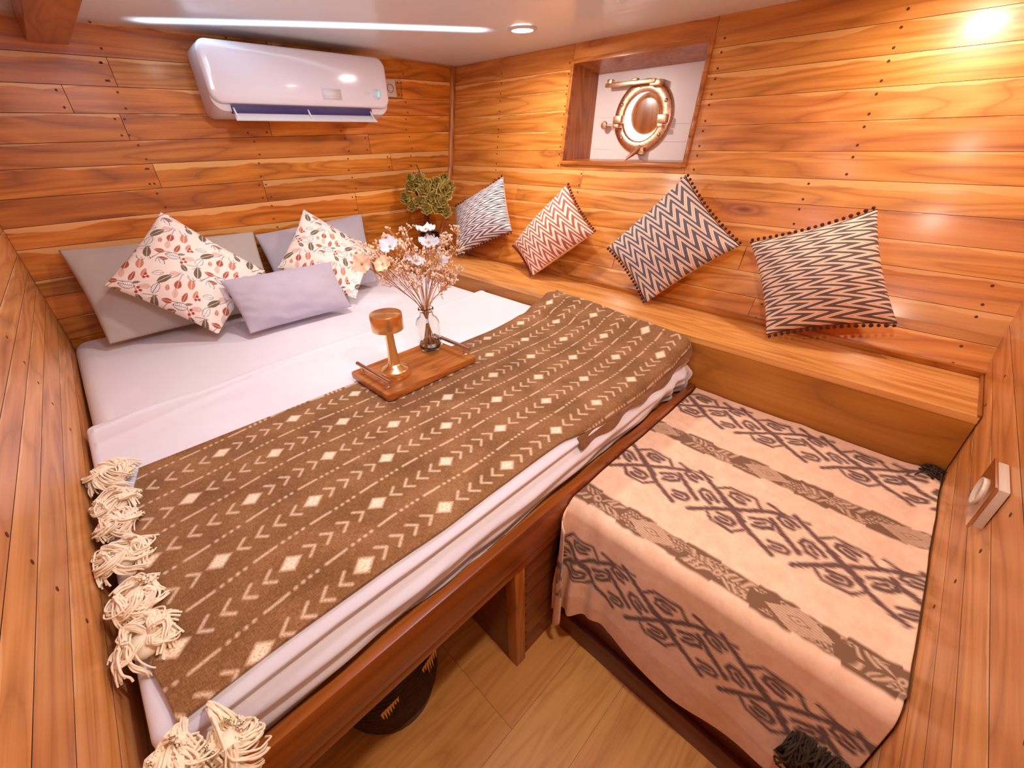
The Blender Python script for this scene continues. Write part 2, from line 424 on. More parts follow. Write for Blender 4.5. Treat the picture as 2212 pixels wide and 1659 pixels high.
# ------------------------------------------------------------------ planks
def planks(name, surf, cells, mats, backs=None, gap=.0009, depth=.004, nails=(), nsub=1):
    V = []; F = []; MI = []; PID = []; EV = []; UV = []
    def quad(ps, m, pid, evs, uvs):
        b = len(V); V.extend(ps); F.append((b, b+1, b+2, b+3)); MI.append(m); PID.extend([pid]*4); EV.extend(evs); UV.extend(uvs)
    for ci, (s0, s1, b0, b1, t0, t1) in enumerate(cells):
        pid = (ci*0.6180339+.113) % 1.0
        s0_, s1_ = s0+gap, s1-gap
        b0_, b1_, t0_, t1_ = b0+gap, b1+gap, t0-gap, t1-gap
        n = max(1, int((s1-s0)/.6)); k = 3
        g = []
        for j in range(k+1):
            a = j/k
            A = Vector(surf(s0_, b0_*(1-a)+t0_*a)); B = Vector(surf(s1_, b1_*(1-a)+t1_*a)); g.append((A, B, s0_, s1_, a))
        nn = (g[0][1]-g[0][0]).cross(g[-1][0]-g[0][0]).normalized()
        H = ((t0-b0)+(t1-b1))/2
        for j in range(k):
            A, B, sa, sb, a = g[j]; C, D, _, _, a2 = g[j+1]
            quad([A, B, D, C], 0, pid, [1-a, 1-a, 1-a2, 1-a2], [(sa, b0+a*H), (sb, b0+a*H), (sb, b0+a2*H), (sa, b0+a2*H)])
        # groove flanks
        for (p, q) in ((g[0][0], g[0][1]), (g[-1][1], g[-1][0]), (g[0][1], g[-1][1]), (g[-1][0], g[0][0])):
            quad([q, p, p-nn*depth*SGN[0], q-nn*depth*SGN[0]], 1, pid, [.5]*4, [(0, 0)]*4)
    for (s, z) in nails:
        P = Vector(surf(s, z)); Pu = (Vector(surf(s+.01, z))-P).normalized(); Pv = (Vector(surf(s, z+.01))-P).normalized(); nn = Pu.cross(Pv).normalized()*SGN[0]
        b = len(V); r = .0042
        ring = [P+nn*.0006+(Pu*math.cos(2*PI*i/8)+Pv*math.sin(2*PI*i/8))*r for i in range(8)]
        V.extend(ring); F.append(tuple(range(b, b+8)) if SGN[0] > 0 else tuple(range(b, b+8))[::-1]); MI.append(2); PID.extend([0]*8); EV.extend([.5]*8); UV.extend([(0, 0)]*8)
    if backs:
        for ps in backs:
            quad([Vector(p) for p in ps], 1, 0, [.5]*4, [(0, 0)]*4)
    me = bpy.data.meshes.new(name); me.from_pydata([tuple(v) for v in V], [], F)
    me.polygons.foreach_set('material_index', MI)
    me.attributes.new('pid', 'FLOAT', 'POINT').data.foreach_set('value', PID)
    me.attributes.new('ev', 'FLOAT', 'POINT').data.foreach_set('value', EV)
    l = me.uv_layers.new(name='UVMap')
    uvf = []
    for p in me.polygons:
        for li in p.loop_indices: uvf.extend(UV[me.loops[li].vertex_index])
    l.data.foreach_set('uv', uvf)
    return finish(name, me, mats, None, (0, 0, 0), False)
SGN = [1]

HP = [(0, 1.80), (.3, 1.82), (.77, 1.87), (.85, 1.93), (.98, 1.99), (1.24, 2.06), (1.77, 2.138), (2.0, 2.17)]
def hx(z): return float(np.interp(z, [a for a, b in HP], [b for a, b in HP]))
YR = -2.656          # right-hand bulkhead
ZC = 1.768           # ceiling
def seam(tab, a, s0, s1):  # seam table entry -> z at param a
    return tab[0]+(tab[1]-tab[0])*(a-s0)/(s1-s0)

# back bulkhead (y = 0)
W1 = [(1.80, 1.80), (1.672, 1.688), (1.583, 1.594), (1.495, 1.516), (1.402, 1.434), (1.325, 1.331), (1.232, 1.241), (1.138, 1.147), (1.062, 1.015), (.947, .93), (.882, .86), (.79, .775), (.70, .69), (.60, .60), (.45, .45), (.30, .30), (.15, .15), (0, 0)]
J1 = {0: [1.1], 1: [.49, 1.75], 2: [.33, 1.2], 3: [.46, 1.0], 4: [1.5], 5: [.50, 1.62], 6: [.9], 7: [1.36], 8: [.5, 1.7], 9: [.9], 10: [.5, 1.36], 11: [.9, 1.7], 12: [.5], 13: [.9], 14: [.5], 15: [1.2], 16: [.6]}
cells = []; nails = []
for i in range(len(W1)-1):
    T, B = W1[i], W1[i+1]
    zc = (T[1]+B[1])/2; xs = [-.012]+J1.get(i, [])+[hx(zc)+.035]
    f = lambda t, x: t[0]+(t[1]-t[0])*x/2.1
    for a, b in zip(xs[:-1], xs[1:]):
        cells.append((a, b, f(B, a), f(B, b), f(T, a), f(T, b)))
    for xn in (.475, .91, 1.36, 1.76):
        for zz in (.2, .8): nails.append((xn+.012*math.sin(i*3+zz*9), f(B, xn)*(1-zz)+f(T, xn)*zz))
    for xn in J1.get(i, []):
        for sgn in (-.016,): 
            for zz in (.2, .8): nails.append((xn-.02, f(B, xn)*(1-zz)+f(T, xn)*zz))
SGN[0] = 1
w = planks('wall_back', lambda s, z: (s, 0, z), cells, [M['wall'], M['dark'], M['nail']], backs=[[(-.05, .004, 0), (2.25, .004, 0), (2.25, .004, 1.85), (-.05, .004, 1.85)]], nails=nails)
tag(w, kind='structure')

# hull side, flared, with an opening for the porthole box
HZ = [1.80, 1.668, 1.587, 1.505, 1.417, 1.331, 1.247, 1.165, 1.085, 1.008, .922, .84, .765, .70, .60, .45, .3, .15, 0]
WY0, WY1, WZ0, WZ1 = -1.555, -.915, 1.287, 1.687       # opening
cells = []; nails = []
JH = {0: [-1.66], 6: [-1.05], 7: [-1.60, -.62], 9: [-.9, -1.9], 10: [-1.35], 11: [-.6, -2.0]}
for i in range(len(HZ)-1):
    t, b = HZ[i], HZ[i+1]
    ys = sorted([YR-.02]+JH.get(i, [])+[0])
    segs = list(zip(ys[:-1], ys[1:]))
    mid = (t+b)/2
    if b < WZ1 and t > WZ0:
        new = [(YR-.02, WY0-.012), (WY1+.012, 0)]
        if b < WZ0-.02: cells.append((WY0-.012, WY1+.012, b, b, WZ0-.012, WZ0-.012))
        if t > WZ1+.02: cells.append((WY0-.012, WY1+.012, WZ1+.012, WZ1+.012, t, t))
        segs = new
    for a, c in segs:
        dz = (lambda y: .012*math.sin(y*1.7+i*2.1)*0.6)
        cells.append((a, c, b, b, t, t))
    for zz in (.2, .8):
        z = b*(1-zz)+t*zz
        nails.append((-2.13 if z > 1.26 else -2.03, z)); nails.append((-.42, z))
        if z > 1.26: nails += [(-1.605, z), (-.885, z)]
        else: nails += [(-1.56, z), (-1.04, z)]
        if z < 1.0: nails.append((-2.585, z))
SGN[0] = -1
def hullsurf(y, z): return (hx(z), y, z)
bk = []
for (ya, yb, za, zb) in [(YR, 0, 0, WZ0), (YR, WY0, WZ0, WZ1), (WY1, 0, WZ0, WZ1), (YR, 0, WZ1, 1.9)]:
    zs = [za]+[z for z, _ in HP if za < z < zb]+[zb]
    for z0, z1 in zip(zs[:-1], zs[1:]):
        bk.append([(hx(z0)+.012, ya, z0), (hx(z0)+.012, yb, z0), (hx(z1)+.012, yb, z1), (hx(z1)+.012, ya, z1)])
w = planks('wall_hull', hullsurf, cells, [M['hull'], M['dark'], M['nail']], backs=bk, nails=nails, depth=.010, gap=.0006)
tag(w, kind='structure')

# left wall (slightly flared), right-hand bulkhead, both of long horizontal boards
def lsurf(s, z): return (-.012+.022*s*.9, s, z)
cells = []; nails = []
LZ = [1.82, 1.72, 1.63, 1.53, 1.43, 1.33, 1.235, 1.135, 1.05, .985, .93, .87, .79, .70, .6, .45, .3, .15, 0]
for i in range(len(LZ)-1):
    d = .02
    cells.append((-2.9, -1.2-.25*(i % 3), LZ[i+1]+.02, LZ[i+1]+.0, LZ[i]+.02, LZ[i]+.0)) if False else cells.append((-2.9, 0, LZ[i+1]+(.03 if LZ[i+1] > .7 else 0), LZ[i+1], LZ[i]+(.03 if LZ[i] > .7 else 0), LZ[i]))
    nails += [(-.05, LZ[i]-.02), (-1.0, LZ[i]-.03), (-1.7, LZ[i]-.03)]
SGN[0] = 1
w = planks('wall_left', lsurf, cells, [M['side'], M['dark'], M['nail']], backs=[[(-.02, 0, 0), (-.02, 0, 1.85), (-.078, -2.9, 1.85), (-.078, -2.9, 0)]], nails=nails)
tag(w, kind='structure')
cells = []; nails = []
RZ = [1.80, 1.70, 1.59, 1.48, 1.38, 1.28, 1.18, 1.08, .985, .90, .815, .735, .66, .58, .49, .38, .26, .13, 0]
for i in range(len(RZ)-1):
    cells.append((.42, hx((RZ[i]+RZ[i+1])/2)+.02, RZ[i+1], RZ[i+1], RZ[i], RZ[i]))
    nails += [(1.02, RZ[i]-.03), (.62, RZ[i]-.02), (1.62, RZ[i]-.03)]
SGN[0] = -1
w = planks('wall_right', lambda s, z: (s, YR, z), cells, [M['side'], M['dark'], M['nail']], backs=[[(.42, YR-.004, 0), (2.25, YR-.004, 0), (2.25, YR-.004, 1.85), (.42, YR-.004, 1.85)]], nails=nails)
tag(w, kind='structure')

# floor
cells = []
SGN[0] = 1
fx = [i*.19 for i in range(-1, 11)]
ys = [0, -.42, -.83, -1.24, -1.65, -2.06, -2.22, -2.5, -3.0]
def fsurf(s, t): return (s, -t, 0)
yy = [-y for y in ys]
for j in range(len(yy)-1):
    off = .35*(j % 2)
    for a, b in [(-.2, .5+off), (.5+off, 2.0)]:
        cells.append((a, b, yy[j], yy[j], yy[j+1], yy[j+1]))
SGN[0] = -1
w = planks('floor', fsurf, cells, [M['floor'], M['dark'], M['nail']], gap=.0004, depth=.002, backs=[[(-.2, .1, -.003), (2.1, .1, -.003), (2.1, -3, -.003), (-.2, -3, -.003)]])
tag(w, kind='structure')

# ceiling: slightly cambered glossy white panel
nx, ny = 40, 40
X, Y = np.meshgrid(np.linspace(-.15, 2.2, nx), np.linspace(.02, -2.95, ny), indexing='ij')
Z = ZC+.010-.012*((X-.9)/1.2)**2 + 0*Y
o = grid_mesh('ceiling', np.stack([X, Y, Z], -1), M['ceil'], loc=(0, 0, 0), thick=.02)
tag(o, kind='structure')
# ceiling beam, corner post
o = MB().add([(.293, 0, 1.700), (.402, 0, 1.703), (.402, 0, 1.80), (.293, 0, 1.80), (.25, -2.9, 1.700), (.37, -2.9, 1.703), (.37, -2.9, 1.80), (.25, -2.9, 1.80)],
    [(0, 1, 2, 3), (4, 7, 6, 5), (0, 4, 5, 1), (1, 5, 6, 2), (2, 6, 7, 3), (3, 7, 4, 0)]).build('trim_1', M['trimy'], bevel=.006)
tag(o, kind='structure')
mb = MB(); zs = [.77, .85, .98, 1.1, 1.24, 1.4, 1.6, 1.768]
prof = []
for z in zs:
    x = hx(z); prof.append([(x-.030, -.001, z), (x-.024, -.016, z), (x-.004, -.022, z), (x+.01, -.001, z)])
for a, b in zip(prof[:-1], prof[1:]):
    mb.add(a+b, [(0, 1, 5, 4), (1, 2, 6, 5), (2, 3, 7, 6)])
tag(mb.build('trim_2', M['trimz']), kind='structure')

# ------------------------------------------------------------------ porthole box
wr = MB()
BX = lambda z: 2.28+(z-1.29)*.085                    # painted inner plate
def jamb(mb, pts_front, pts_back, m=0):
    mb.add(pts_front+pts_back, [(0, 1, 3, 2)], m)
mb = MB()
f = {k: v for k, v in dict(bl=(WY1, WZ0), br=(WY0, WZ0), tl=(WY1, WZ1), tr=(WY0, WZ1)).items()}
F_ = lambda k, d=0: (hx(f[k][1])+d, f[k][0], f[k][1])
B_ = lambda k: (BX(f[k][1]), f[k][0]+(-.012 if f[k][0] > -1.2 else .012), f[k][1]+(-.03 if k[0] == 't' else 0))
for a, b in (('tl', 'bl'), ('bl', 'br'), ('br', 'tr'), ('tr', 'tl')):
    mb.add([F_(a, -.004), F_(b, -.004), B_(b), B_(a)], [(0, 1, 2, 3)])
tag(mb.build('window_1', M['trimz'], loc=(2.1, -1.23, 1.287), smooth=False, recalc=False), kind='structure')
WIN = bpy.data.objects['window_1']
# casing strips round the opening
mb = MB()
def strip(y0, y1, z0, z1, t=.010):
    a = lambda z: hx(z)
    v = [(a(z0)-t, y0, z0), (a(z0)-t, y1, z0), (a(z1)-t, y1, z1), (a(z1)-t, y0, z1), (a(z0)+.02, y0, z0), (a(z0)+.02, y1, z0), (a(z1)+.02, y1, z1), (a(z1)+.02, y0, z1)]
    mb.add(v, [(0, 1, 2, 3), (4, 7, 6, 5), (0, 4, 5, 1), (1, 5, 6, 2), (2, 6, 7, 3), (3, 7, 4, 0)])
for k in range(4):
    za = WZ0-.016+k*(.432/4); strip(WY1-.002, WY1+.016, za, za+.108); strip(WY0-.016, WY0+.002, za, za+.108)
strip(WY0+.002, WY1-.002, WZ0-.018, WZ0); strip(WY0+.002, WY1-.002, WZ1, WZ1+.018)
mb.build('window_frame', M['trimy'], WIN, bevel=.002)
# painted plate with a round hole
PC = (2.295, -1.21, 1.466)
mb = MB(); n = 48; ring = []; outer = []
for i in range(n):
    a = 2*PI*i/n; ca, sa = math.cos(a), math.sin(a)
    y, z = PC[1]+.102*ca, PC[2]+.102*sa; ring.append((BX(z), y, z))
    k = 1/max(abs(ca)/.36, abs(sa)/.235); y, z = PC[1]+k*ca, PC[2]+k*sa
    y = max(min(y, WY1+.0), WY0); outer.append((BX(z), y, z))
for i in range(n):
    j = (i+1) % n; mb.add([ring[i], ring[j], outer[j], outer[i]], [(0, 1, 2, 3)])
# seams of the plate as fine raised paint lines
for z, y0, y1 in ((1.43, -1.53, -1.38), (1.36, -1.50, -1.33), (1.47, -1.05, -.95), (1.33, -1.05, -.94)):
    mb.tube([(BX(z)-.0006, y0, z), (BX(z)-.0006, y1, z+.004)], .0008, 4, 1)
mb.build('painted_plate', [M['white'], M['acb']], WIN, recalc=False, smooth=False)

ph = thing('porthole', 'round brass porthole with clamps and a brown cover, set in the white plate', 'porthole', (2.29, -1.21, 1.316))
TX = .085                                         # tilt of the plate
def tilt(o):                                      # lean porthole parts with the plate
    return o
def ax(p): return (p[0]+(p[2]-PC[2])*TX, p[1], p[2])
def tmesh(mb): mb.v = [ax(v) for v in mb.v]; return mb
tmesh(MB().lathe([(.100, 0), (.100, -.012), (.108, -.017), (.146, -.015), (.152, -.008), (.152, 0)], PC, 64, axis='x', close=True)).build('flange_ring', M['brassr'], ph, recalc=True)
tmesh(MB().lathe([(.112, .0), (.104, .075)], PC, 48, axis='x')).v
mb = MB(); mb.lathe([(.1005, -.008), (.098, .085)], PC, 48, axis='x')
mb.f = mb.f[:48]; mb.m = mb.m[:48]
msk = simple('sleeve daylight glow', (255, 252, 250), .5, Emission_Color=(1, .98, 1, 1), Emission_Strength=1.1)  # emission in the sleeve and back disc stands in for daylight
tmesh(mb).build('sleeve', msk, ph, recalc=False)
CC = (PC[0]+.014, PC[1]-.010, PC[2]+.014)
tmesh(MB().lathe([(.0, -.006), (.06, -.006), (.083, -.003), (.088, .006), (.0, .006)], CC, 48, axis='x')).build('round_disc', M['disc'], ph)
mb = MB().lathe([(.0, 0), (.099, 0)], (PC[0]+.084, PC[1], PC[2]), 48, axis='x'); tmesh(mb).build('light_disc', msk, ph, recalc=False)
for a in (25, 78, 152, 215, 318):
    r = .128; c = (PC[0]-.014, PC[1]+r*math.cos(math.radians(a)), PC[2]+r*math.sin(math.radians(a)))
    tmesh(MB().lathe([(.0, -.006), (.005, -.006), (.0085, -.003), (.009, .002)], c, 14, axis='x')).build('screw', M['brass'], ph)
# swung-open bar at the top with hinge lug
mb = MB(); mb.box(PC[0]-.05, PC[0]-.030, PC[1]-.06, PC[1]+.205, PC[2]+.128, PC[2]+.146)
mb.box(PC[0]-.058, PC[0]-.03, PC[1]+.165, PC[1]+.19, PC[2]+.140, PC[2]+.160)
mb.box(PC[0]-.055, PC[0]-.03, PC[1]+.03, PC[1]+.06, PC[2]+.143, PC[2]+.154)
mb.box(PC[0]-.045, PC[0]-.004, PC[1]-.085, PC[1]-.03, PC[2]+.118, PC[2]+.142)
tmesh(mb).build('hinge_arm', M['brassr'], ph, bevel=.004)
for yy_, zz_, s in ((.118, -.008, 1), (-.118, -.012, -1)):
    c = (PC[0]-.02, PC[1]+yy_, PC[2]+zz_)
    mb = MB().box(c[0]-.022, c[0]+.016, c[1]-.022, c[1]+.022, c[2]-.016, c[2]+.018)
    mb.box(c[0]-.03, c[0]-.018, c[1]-.014, c[1]+.014, c[2]-.034, c[2]-.018)
    tmesh(mb).build('clamp', M['brassr'], ph, bevel=.004)
mb = MB().tube([(PC[0]-.022, PC[1]+.150, PC[2]-.030), (PC[0]-.03, PC[1]+.185, PC[2]-.028)], .006, 10)
mb.lathe([(.0, -.007), (.016, -.006), (.019, 0), (.016, .006), (.0, .007)], (PC[0]-.032, PC[1]+.195, PC[2]-.028), 20, axis='x')
mb.box(PC[0]-.03, PC[0], PC[1]+.128, PC[1]+.150, PC[2]-.052, PC[2]-.008)
tmesh(mb).build('thumbscrew', M['brassr'], ph, sharp=.8)
mb = MB().tube([(PC[0]-.02, PC[1]-.02, PC[2]-.125), (PC[0]-.05, PC[1]-.0, PC[2]-.155), (PC[0]-.075, PC[1]+.025, PC[2]-.180)], [.014, .010, .004], 10)
mb.box(PC[0]-.03, PC[0], PC[1]-.045, PC[1]+.0, PC[2]-.155, PC[2]-.125)
tmesh(mb).build('latch_spike', M['brassr'], ph, sharp=.8)

# ------------------------------------------------------------------ shelf along the hull
sh = thing('shelf_ledge', 'long pale wooden ledge running along the hull wall under the zigzag cushions', 'shelf', (1.7, -1.33, 0))
# top boards (uv + pid per board)
def boards(name, rects, z, th, mat, parent, bevel=.0015):
    mb = MB(); pid = []
    me = None
    bm = bmesh.new(); lay = bm.loops.layers.uv.new('UVMap'); pl = bm.verts.layers.float.new('pid')
    for k, (x0, x1, y0, y1, e) in enumerate(rects):
        vs = [bm.verts.new(p) for p in ((x0, y0, z-th), (x1, y0, z-th), (x1, y1, z-th), (x0, y1, z-th), (x0, y0, z+e), (x1, y0, z+e), (x1, y1, z+e), (x0, y1, z+e))]
        for v in vs: v[pl] = (k*.618+.2) % 1
        for q in ((3, 2, 1, 0), (4, 5, 6, 7), (0, 1, 5, 4), (1, 2, 6, 5), (2, 3, 7, 6), (3, 0, 4, 7)):
            fc = bm.faces.new([vs[i] for i in q])
            for l in fc.loops: l[lay].uv = (l.vert.co.y, l.vert.co.x+l.vert.co.z)
    bmesh.ops.bevel(bm, geom=[e for e in bm.edges], offset=bevel, segments=2, profile=.6, affect='EDGES')
    me = bpy.data.meshes.new(name); bm.to_mesh(me); bm.free()
    return finish(name, me, mat, parent, None, False)
boards('top_board', [(1.572, 1.655, -2.654, 0, 0), (1.655, 1.80, -2.654, 0, 0), (1.80, 1.868, -2.654, 0, -.004)], .77, .022, M['shelf'], sh)
box('front_board', (1.574, 1.594, -2.654, 0, 0, .748), M['shelff'], sh, .002)
box('wall_strip', (1.848, 1.872, -2.654, 0, .766, .784), M['trimy'], sh, .004)
box('end_strip', (1.572, 1.86, -2.6545, -2.647, .766, .776), M['trimx'], sh, .002)

# ------------------------------------------------------------------ bed
bed = thing('platform_bed', 'built-in teak bed frame with an open front and a plank side panel', 'bed', (.78, -1.0, 0))
o = box('front_rail', (-.045, 1.572, -1.972, -1.950, .485, .592), M['rail'], bed, .003)
o = box('lower_moulding', (-.045, 1.572, -1.966, -1.945, .448, .484), M['rail'], bed, .002)
o = box('mattress_platform', (-.03, 1.572, -1.95, -.002, .535, .553), M['trimx'], bed, .001)
o = box('front_post', (.622, .658, -1.962, -1.925, 0, .448), M['trimz'], bed, .002)
SGN[0] = 1
cz = [0, .09, .175, .27, .36, .448]; cells = [(.658, .806, cz[i], cz[i], cz[i+1], cz[i+1]) for i in range(5)]
o = planks('side_panel', lambda s, z: (s, -1.952, z), cells, [M['darkw'], M['dark'], M['nail']], backs=[[(.655, -1.948, 0), (.806, -1.948, 0), (.806, -1.948, .45), (.655, -1.948, .45)]], nails=[(.672, z) for z in (.03, .07, .11, .16, .2, .25, .3, .34, .38, .43)])
o.parent = bed; o.location = Vector((0, 0, 0))-WLOC[bed.name]
box('partition', (.625, .643, -1.925, -.01, 0, .534), M['redw'], bed, .001)

def drape_pos(a, b, X0, X1, Y0, Y1, r, z, curl=True):
    """a,b extended coordinates; flat area X0..X1, Y0..Y1; beyond it the cloth turns down with radius r"""
    ox = np.where(a < X0, a-X0, np.where(a > X1, a-X1, 0)); oy = np.where(b < Y0, b-Y0, np.where(b > Y1, b-Y1, 0))
    d = np.sqrt(ox**2+oy**2)+1e-9
    th = np.minimum(d/r, PI/2); hor = r*np.sin(th); drop = r*(1-np.cos(th))+np.maximum(d-r*PI/2, 0)
    x = np.clip(a, X0, X1)+hor*ox/d; y = np.clip(b, Y0, Y1)+hor*oy/d
    return x, y, z-drop, d, ox/d, oy/d

# mattress with fitted sheet
r = .05; ext = r*PI/2+.09
mx0, mx1, my0, my1 = -.015, 1.565, -1.915, -.012
a = np.linspace(mx0+r-ext, mx1-r+ext, 240); b = np.linspace(my0+r-ext, my1-r+ext, 280); A, B = np.meshgrid(a, b, indexing='ij')
x, y, z, d, nx_, ny_ = drape_pos(A, B, mx0+r, mx1-r, my0+r, my1-r, r, .694)
z = z+.004*vnoise(A, B, 3, 1)*(d < .001)+.0012*vnoise(A, B, 14, 2)
o = grid_mesh('mattress', np.stack([x, y, np.maximum(z, .556)], -1), M['sheet'], loc=(.78, -.95, .555))
tag(o, 'thick mattress in a smooth fitted white sheet under the pillows', 'mattress')

# flat sheet laid over the lower part, hanging over the front
r = .018; n1, n2 = 420, 460
sx0, sx1 = -.022, 1.572
a = np.linspace(sx0+r-.105, sx1-r+.10, n1); tt = np.linspace(0, 1, n2); A, T = np.meshgrid(a, tt, indexing='ij')
ytop = -.905+.11*np.clip(A/1.6, 0, 1)+.012*vnoise(A, A*0, 4, 5)
yf = -1.922+r
hang = .150+.012*vnoise(A, A*0, 5, 8)
Bc = ytop+(yf-hang-ytop)*T
x, y, z, d, nx_, ny_ = drape_pos(A, Bc, sx0+r, sx1-r, -5+0*Bc, 5, r, .704)
ox = np.where(A < sx0+r, A-(sx0+r), np.where(A > sx1-r, A-(sx1-r), 0)); oy = np.where(Bc < yf, Bc-yf, 0)
def drape2(A, B, X0, X1, Y0, r, z0):
    ox = np.where(A < X0, A-X0, np.where(A > X1, A-X1, 0)); oy = np.where(B < Y0, B-Y0, 0)
    d = np.sqrt(ox**2+oy**2)+1e-9; th = np.minimum(d/r, PI/2)
    hor = r*np.sin(th); drop = r*(1-np.cos(th))+np.maximum(d-r*PI/2, 0)
    return np.clip(A, X0, X1)+hor*ox/d, np.clip(B, Y0, 9)+hor*oy/d, z0-drop, d, ox, oy
x, y, z, d, ox, oy = drape2(A, Bc, sx0+r, sx1-r, yf, r, .703)
fr = np.clip(-oy/.15, 0, 1)
# front billows: a tight horizontal crease near the top edge then a soft roll, long diagonal wrinkles
y += -.010*np.exp(-((-oy-.026)/.010)**2)+.006*np.exp(-((-oy-.046)/.005)**2)-.024*np.exp(-((-oy-.074)/.020)**2)-.012*np.exp(-((-oy-.115)/.02)**2)
wr_ = vnoise(A*2.2+Bc*9, Bc*9-A*2.2, 2.2, 21); y += -.007*fr*wr_-.005*fr*vnoise(A*7-oy*30, oy*22, 1.0, 22)-.007*fr*np.abs(vnoise(A*3+oy*14, oy*40-A*4, 1.0, 23))-.004*fr*np.abs(vnoise(A*9-oy*50, oy*30+A*3, 1.0, 24))
# bunched end at the right-hand corner
en = np.clip((A-1.30)/.27, 0, 1); y += -.014*fr*en*np.sin(A*70+oy*40); z += .006*en*fr
flat = (d < .001)
z = z+flat*(.0025*vnoise(A, Bc, 5, 3)+.0022*np.abs(vnoise(A*1.0+Bc*4, Bc*6-A*2, 1.6, 4))+.0015*vnoise(A*3+Bc*20, Bc*3, 1, 6))
z += .003*np.exp(-((T-.012)/.008)**2)
# soft ridge running diagonally from the left edge
rd = Bc-(-.93+.16*A); z += flat*.005*np.exp(-(rd/.010)**2)*np.clip(1.1-A, 0, 1)
rd = Bc-(-1.02+.22*A); z += flat*.003*np.exp(-(rd/.02)**2)
# faces tucked behind the rail
y = np.where(z < .60, np.maximum(y, -1.946), y); z = np.maximum(z, .556)
P = np.stack([x, y, z], -1)
o = grid_mesh('flat_sheet', P, M['sheet'], loc=(.78, -1.4, .56), thick=.0025, flip=True)
tag(o, 'white flat sheet spread over the foot of the bed and tucked behind the front rail', 'sheet')

# ------------------------------------------------------------------ brown mudcloth throw
def tri_period(x, p): return (x % p)
def seg_sd(px, py, ax_, ay, bx, by):
    dx, dy = bx-ax_, by-ay; L = dx*dx+dy*dy
    t = np.clip(((px-ax_)*dx+(py-ay)*dy)/L, 0, 1)
    return np.hypot(px-ax_-t*dx, py-ay-t*dy)
def mudcloth(X, Y):
    """positive inside the ink. rows run along X, 0.115 m apart"""
    Yc = Y+.035*np.clip((.42-X)/.35, 0, 1.1)**1.3+.006*vnoise(X, Y, 3, 31)
    Xc = X+.004*vnoise(X, Y, 4, 32)
    best = np.full(X.shape, -1.0)
    P2 = .374
    for k in range(-1, 8):
        yr = -1.30-k*.1155
        ph = .218 if k % 2 == 0 else .312
        ph = .218 if (k % 2 == 0) else .312
        v = Yc-yr; u = (Xc-ph) % P2
        # diamonds at u=0 and P2/2
        for du in (0, P2/2, P2):
            D = 1-(np.abs(u-du)/.0205+np.abs(v)/.0185); best = np.maximum(best, D*.0135)
        for half, sgn in ((0, 1), (1, -1)):
            for q in range(4):
                c = half*P2/2+.041+q*.0350
                tip = c+sgn*.008
                d = np.minimum(seg_sd(u, v, tip, 0, tip-sgn*.0165, .0165), seg_sd(u, v, tip, 0, tip-sgn*.0165, -.0165))
                best = np.maximum(best, .0014-d)
        # dash-dot line between the rows
        v2 = Yc-(yr-.0578)-.002*np.sin(X*21+k); u2 = (Xc+.02*k) % .112
        d = seg_sd(u2, v2, .008, 0, .048, 0); best = np.maximum(best, .0015-d)
        for q in range(4):
            d = np.hypot(u2-(.062+.0135*q), v2); best = np.maximum(best, .0022-d)
    return best
th_ = thing('bed_throw', 'brown woven throw with cream arrow and diamond print and tasselled end, across the bed foot', 'throw', (.8, -1.58, .70))
nu, nv = 860, 400
s = np.linspace(0, 1, nu); t = np.linspace(0, 1, nv); S_, T_ = np.meshgrid(s, t, indexing='ij')
yb = -1.243+.010*np.sin(S_*7)+.006*vnoise(S_*3, S_*0, 2, 41)
xl = .058-.055*np.clip(T_*2.6, 0, 1)+.012*vnoise(T_*5, T_*0, 1, 43)
xr = 1.648-.105*T_
Xt = xl+(xr-xl)*S_
yfront = -1.912+.004*vnoise(S_*10, S_*0, 1, 44)
ext_f = .006+.024*np.clip((S_-.55)/.1, 0, 1)
Yt = yb+(yfront-ext_f-yb)*T_
r = .016; Y0 = -1.927+r
x, y, z, d, ox, oy = drape2(Xt, Yt, -9, 9, Y0, r, .7125)
y = np.where(oy < 0, y-.012*np.clip((S_-.55)/.1, 0, 1)*np.clip(-oy/.05, 0, 1), y)
rise = np.clip((x-1.22)/.36, 0, 1); rise = (rise*rise*(3-2*rise))*.45+.55*np.clip((x-1.42)/.15, 0, 1)**1.3
z = z+.0035*np.sin(x*60+y*9)*np.clip((x-1.35)/.1, 0, 1)
z = z+rise*(.777-.7125)+.0022*vnoise(x, y, 6, 45)+.002*np.abs(vnoise(x*2+y*5, y*2, 3, 46))
z -= np.clip((x-1.60)/.1, 0, 1)*.004
z += .004*np.exp(-((T_-.006)/.006)**2)
z = np.where(x < .03, z-.0*(x), z)
pat = mudcloth(Xt, Yt)
UVt = np.stack([Xt, Yt], -1)
o = grid_mesh('woven_cloth', np.stack([x, y, z], -1), M['throw'], th_, thick=.005, flip=True, uv=UVt, attrs={'pat': pat})
# under fold peeking out below the hanging right half of the front edge
nu, nv = 120, 20
S_, T_ = np.meshgrid(np.linspace(0, 1, nu), np.linspace(0, 1, nv), indexing='ij')
x = .90+.655*S_; lift = np.clip((x-1.40)/.17, 0, 1)**1.5*.055
y = -1.926-.010*T_+.006*np.sin(x*40)*T_; z = .700+lift-.040*T_*(1-.3*S_)+.006*np.sin(x*23)*T_
o = grid_mesh('under_fold', np.stack([x, y, z], -1), M['throw'], th_, thick=.004, uv=np.stack([x, z], -1), attrs={'pat': np.full(x.shape, -1.0)})

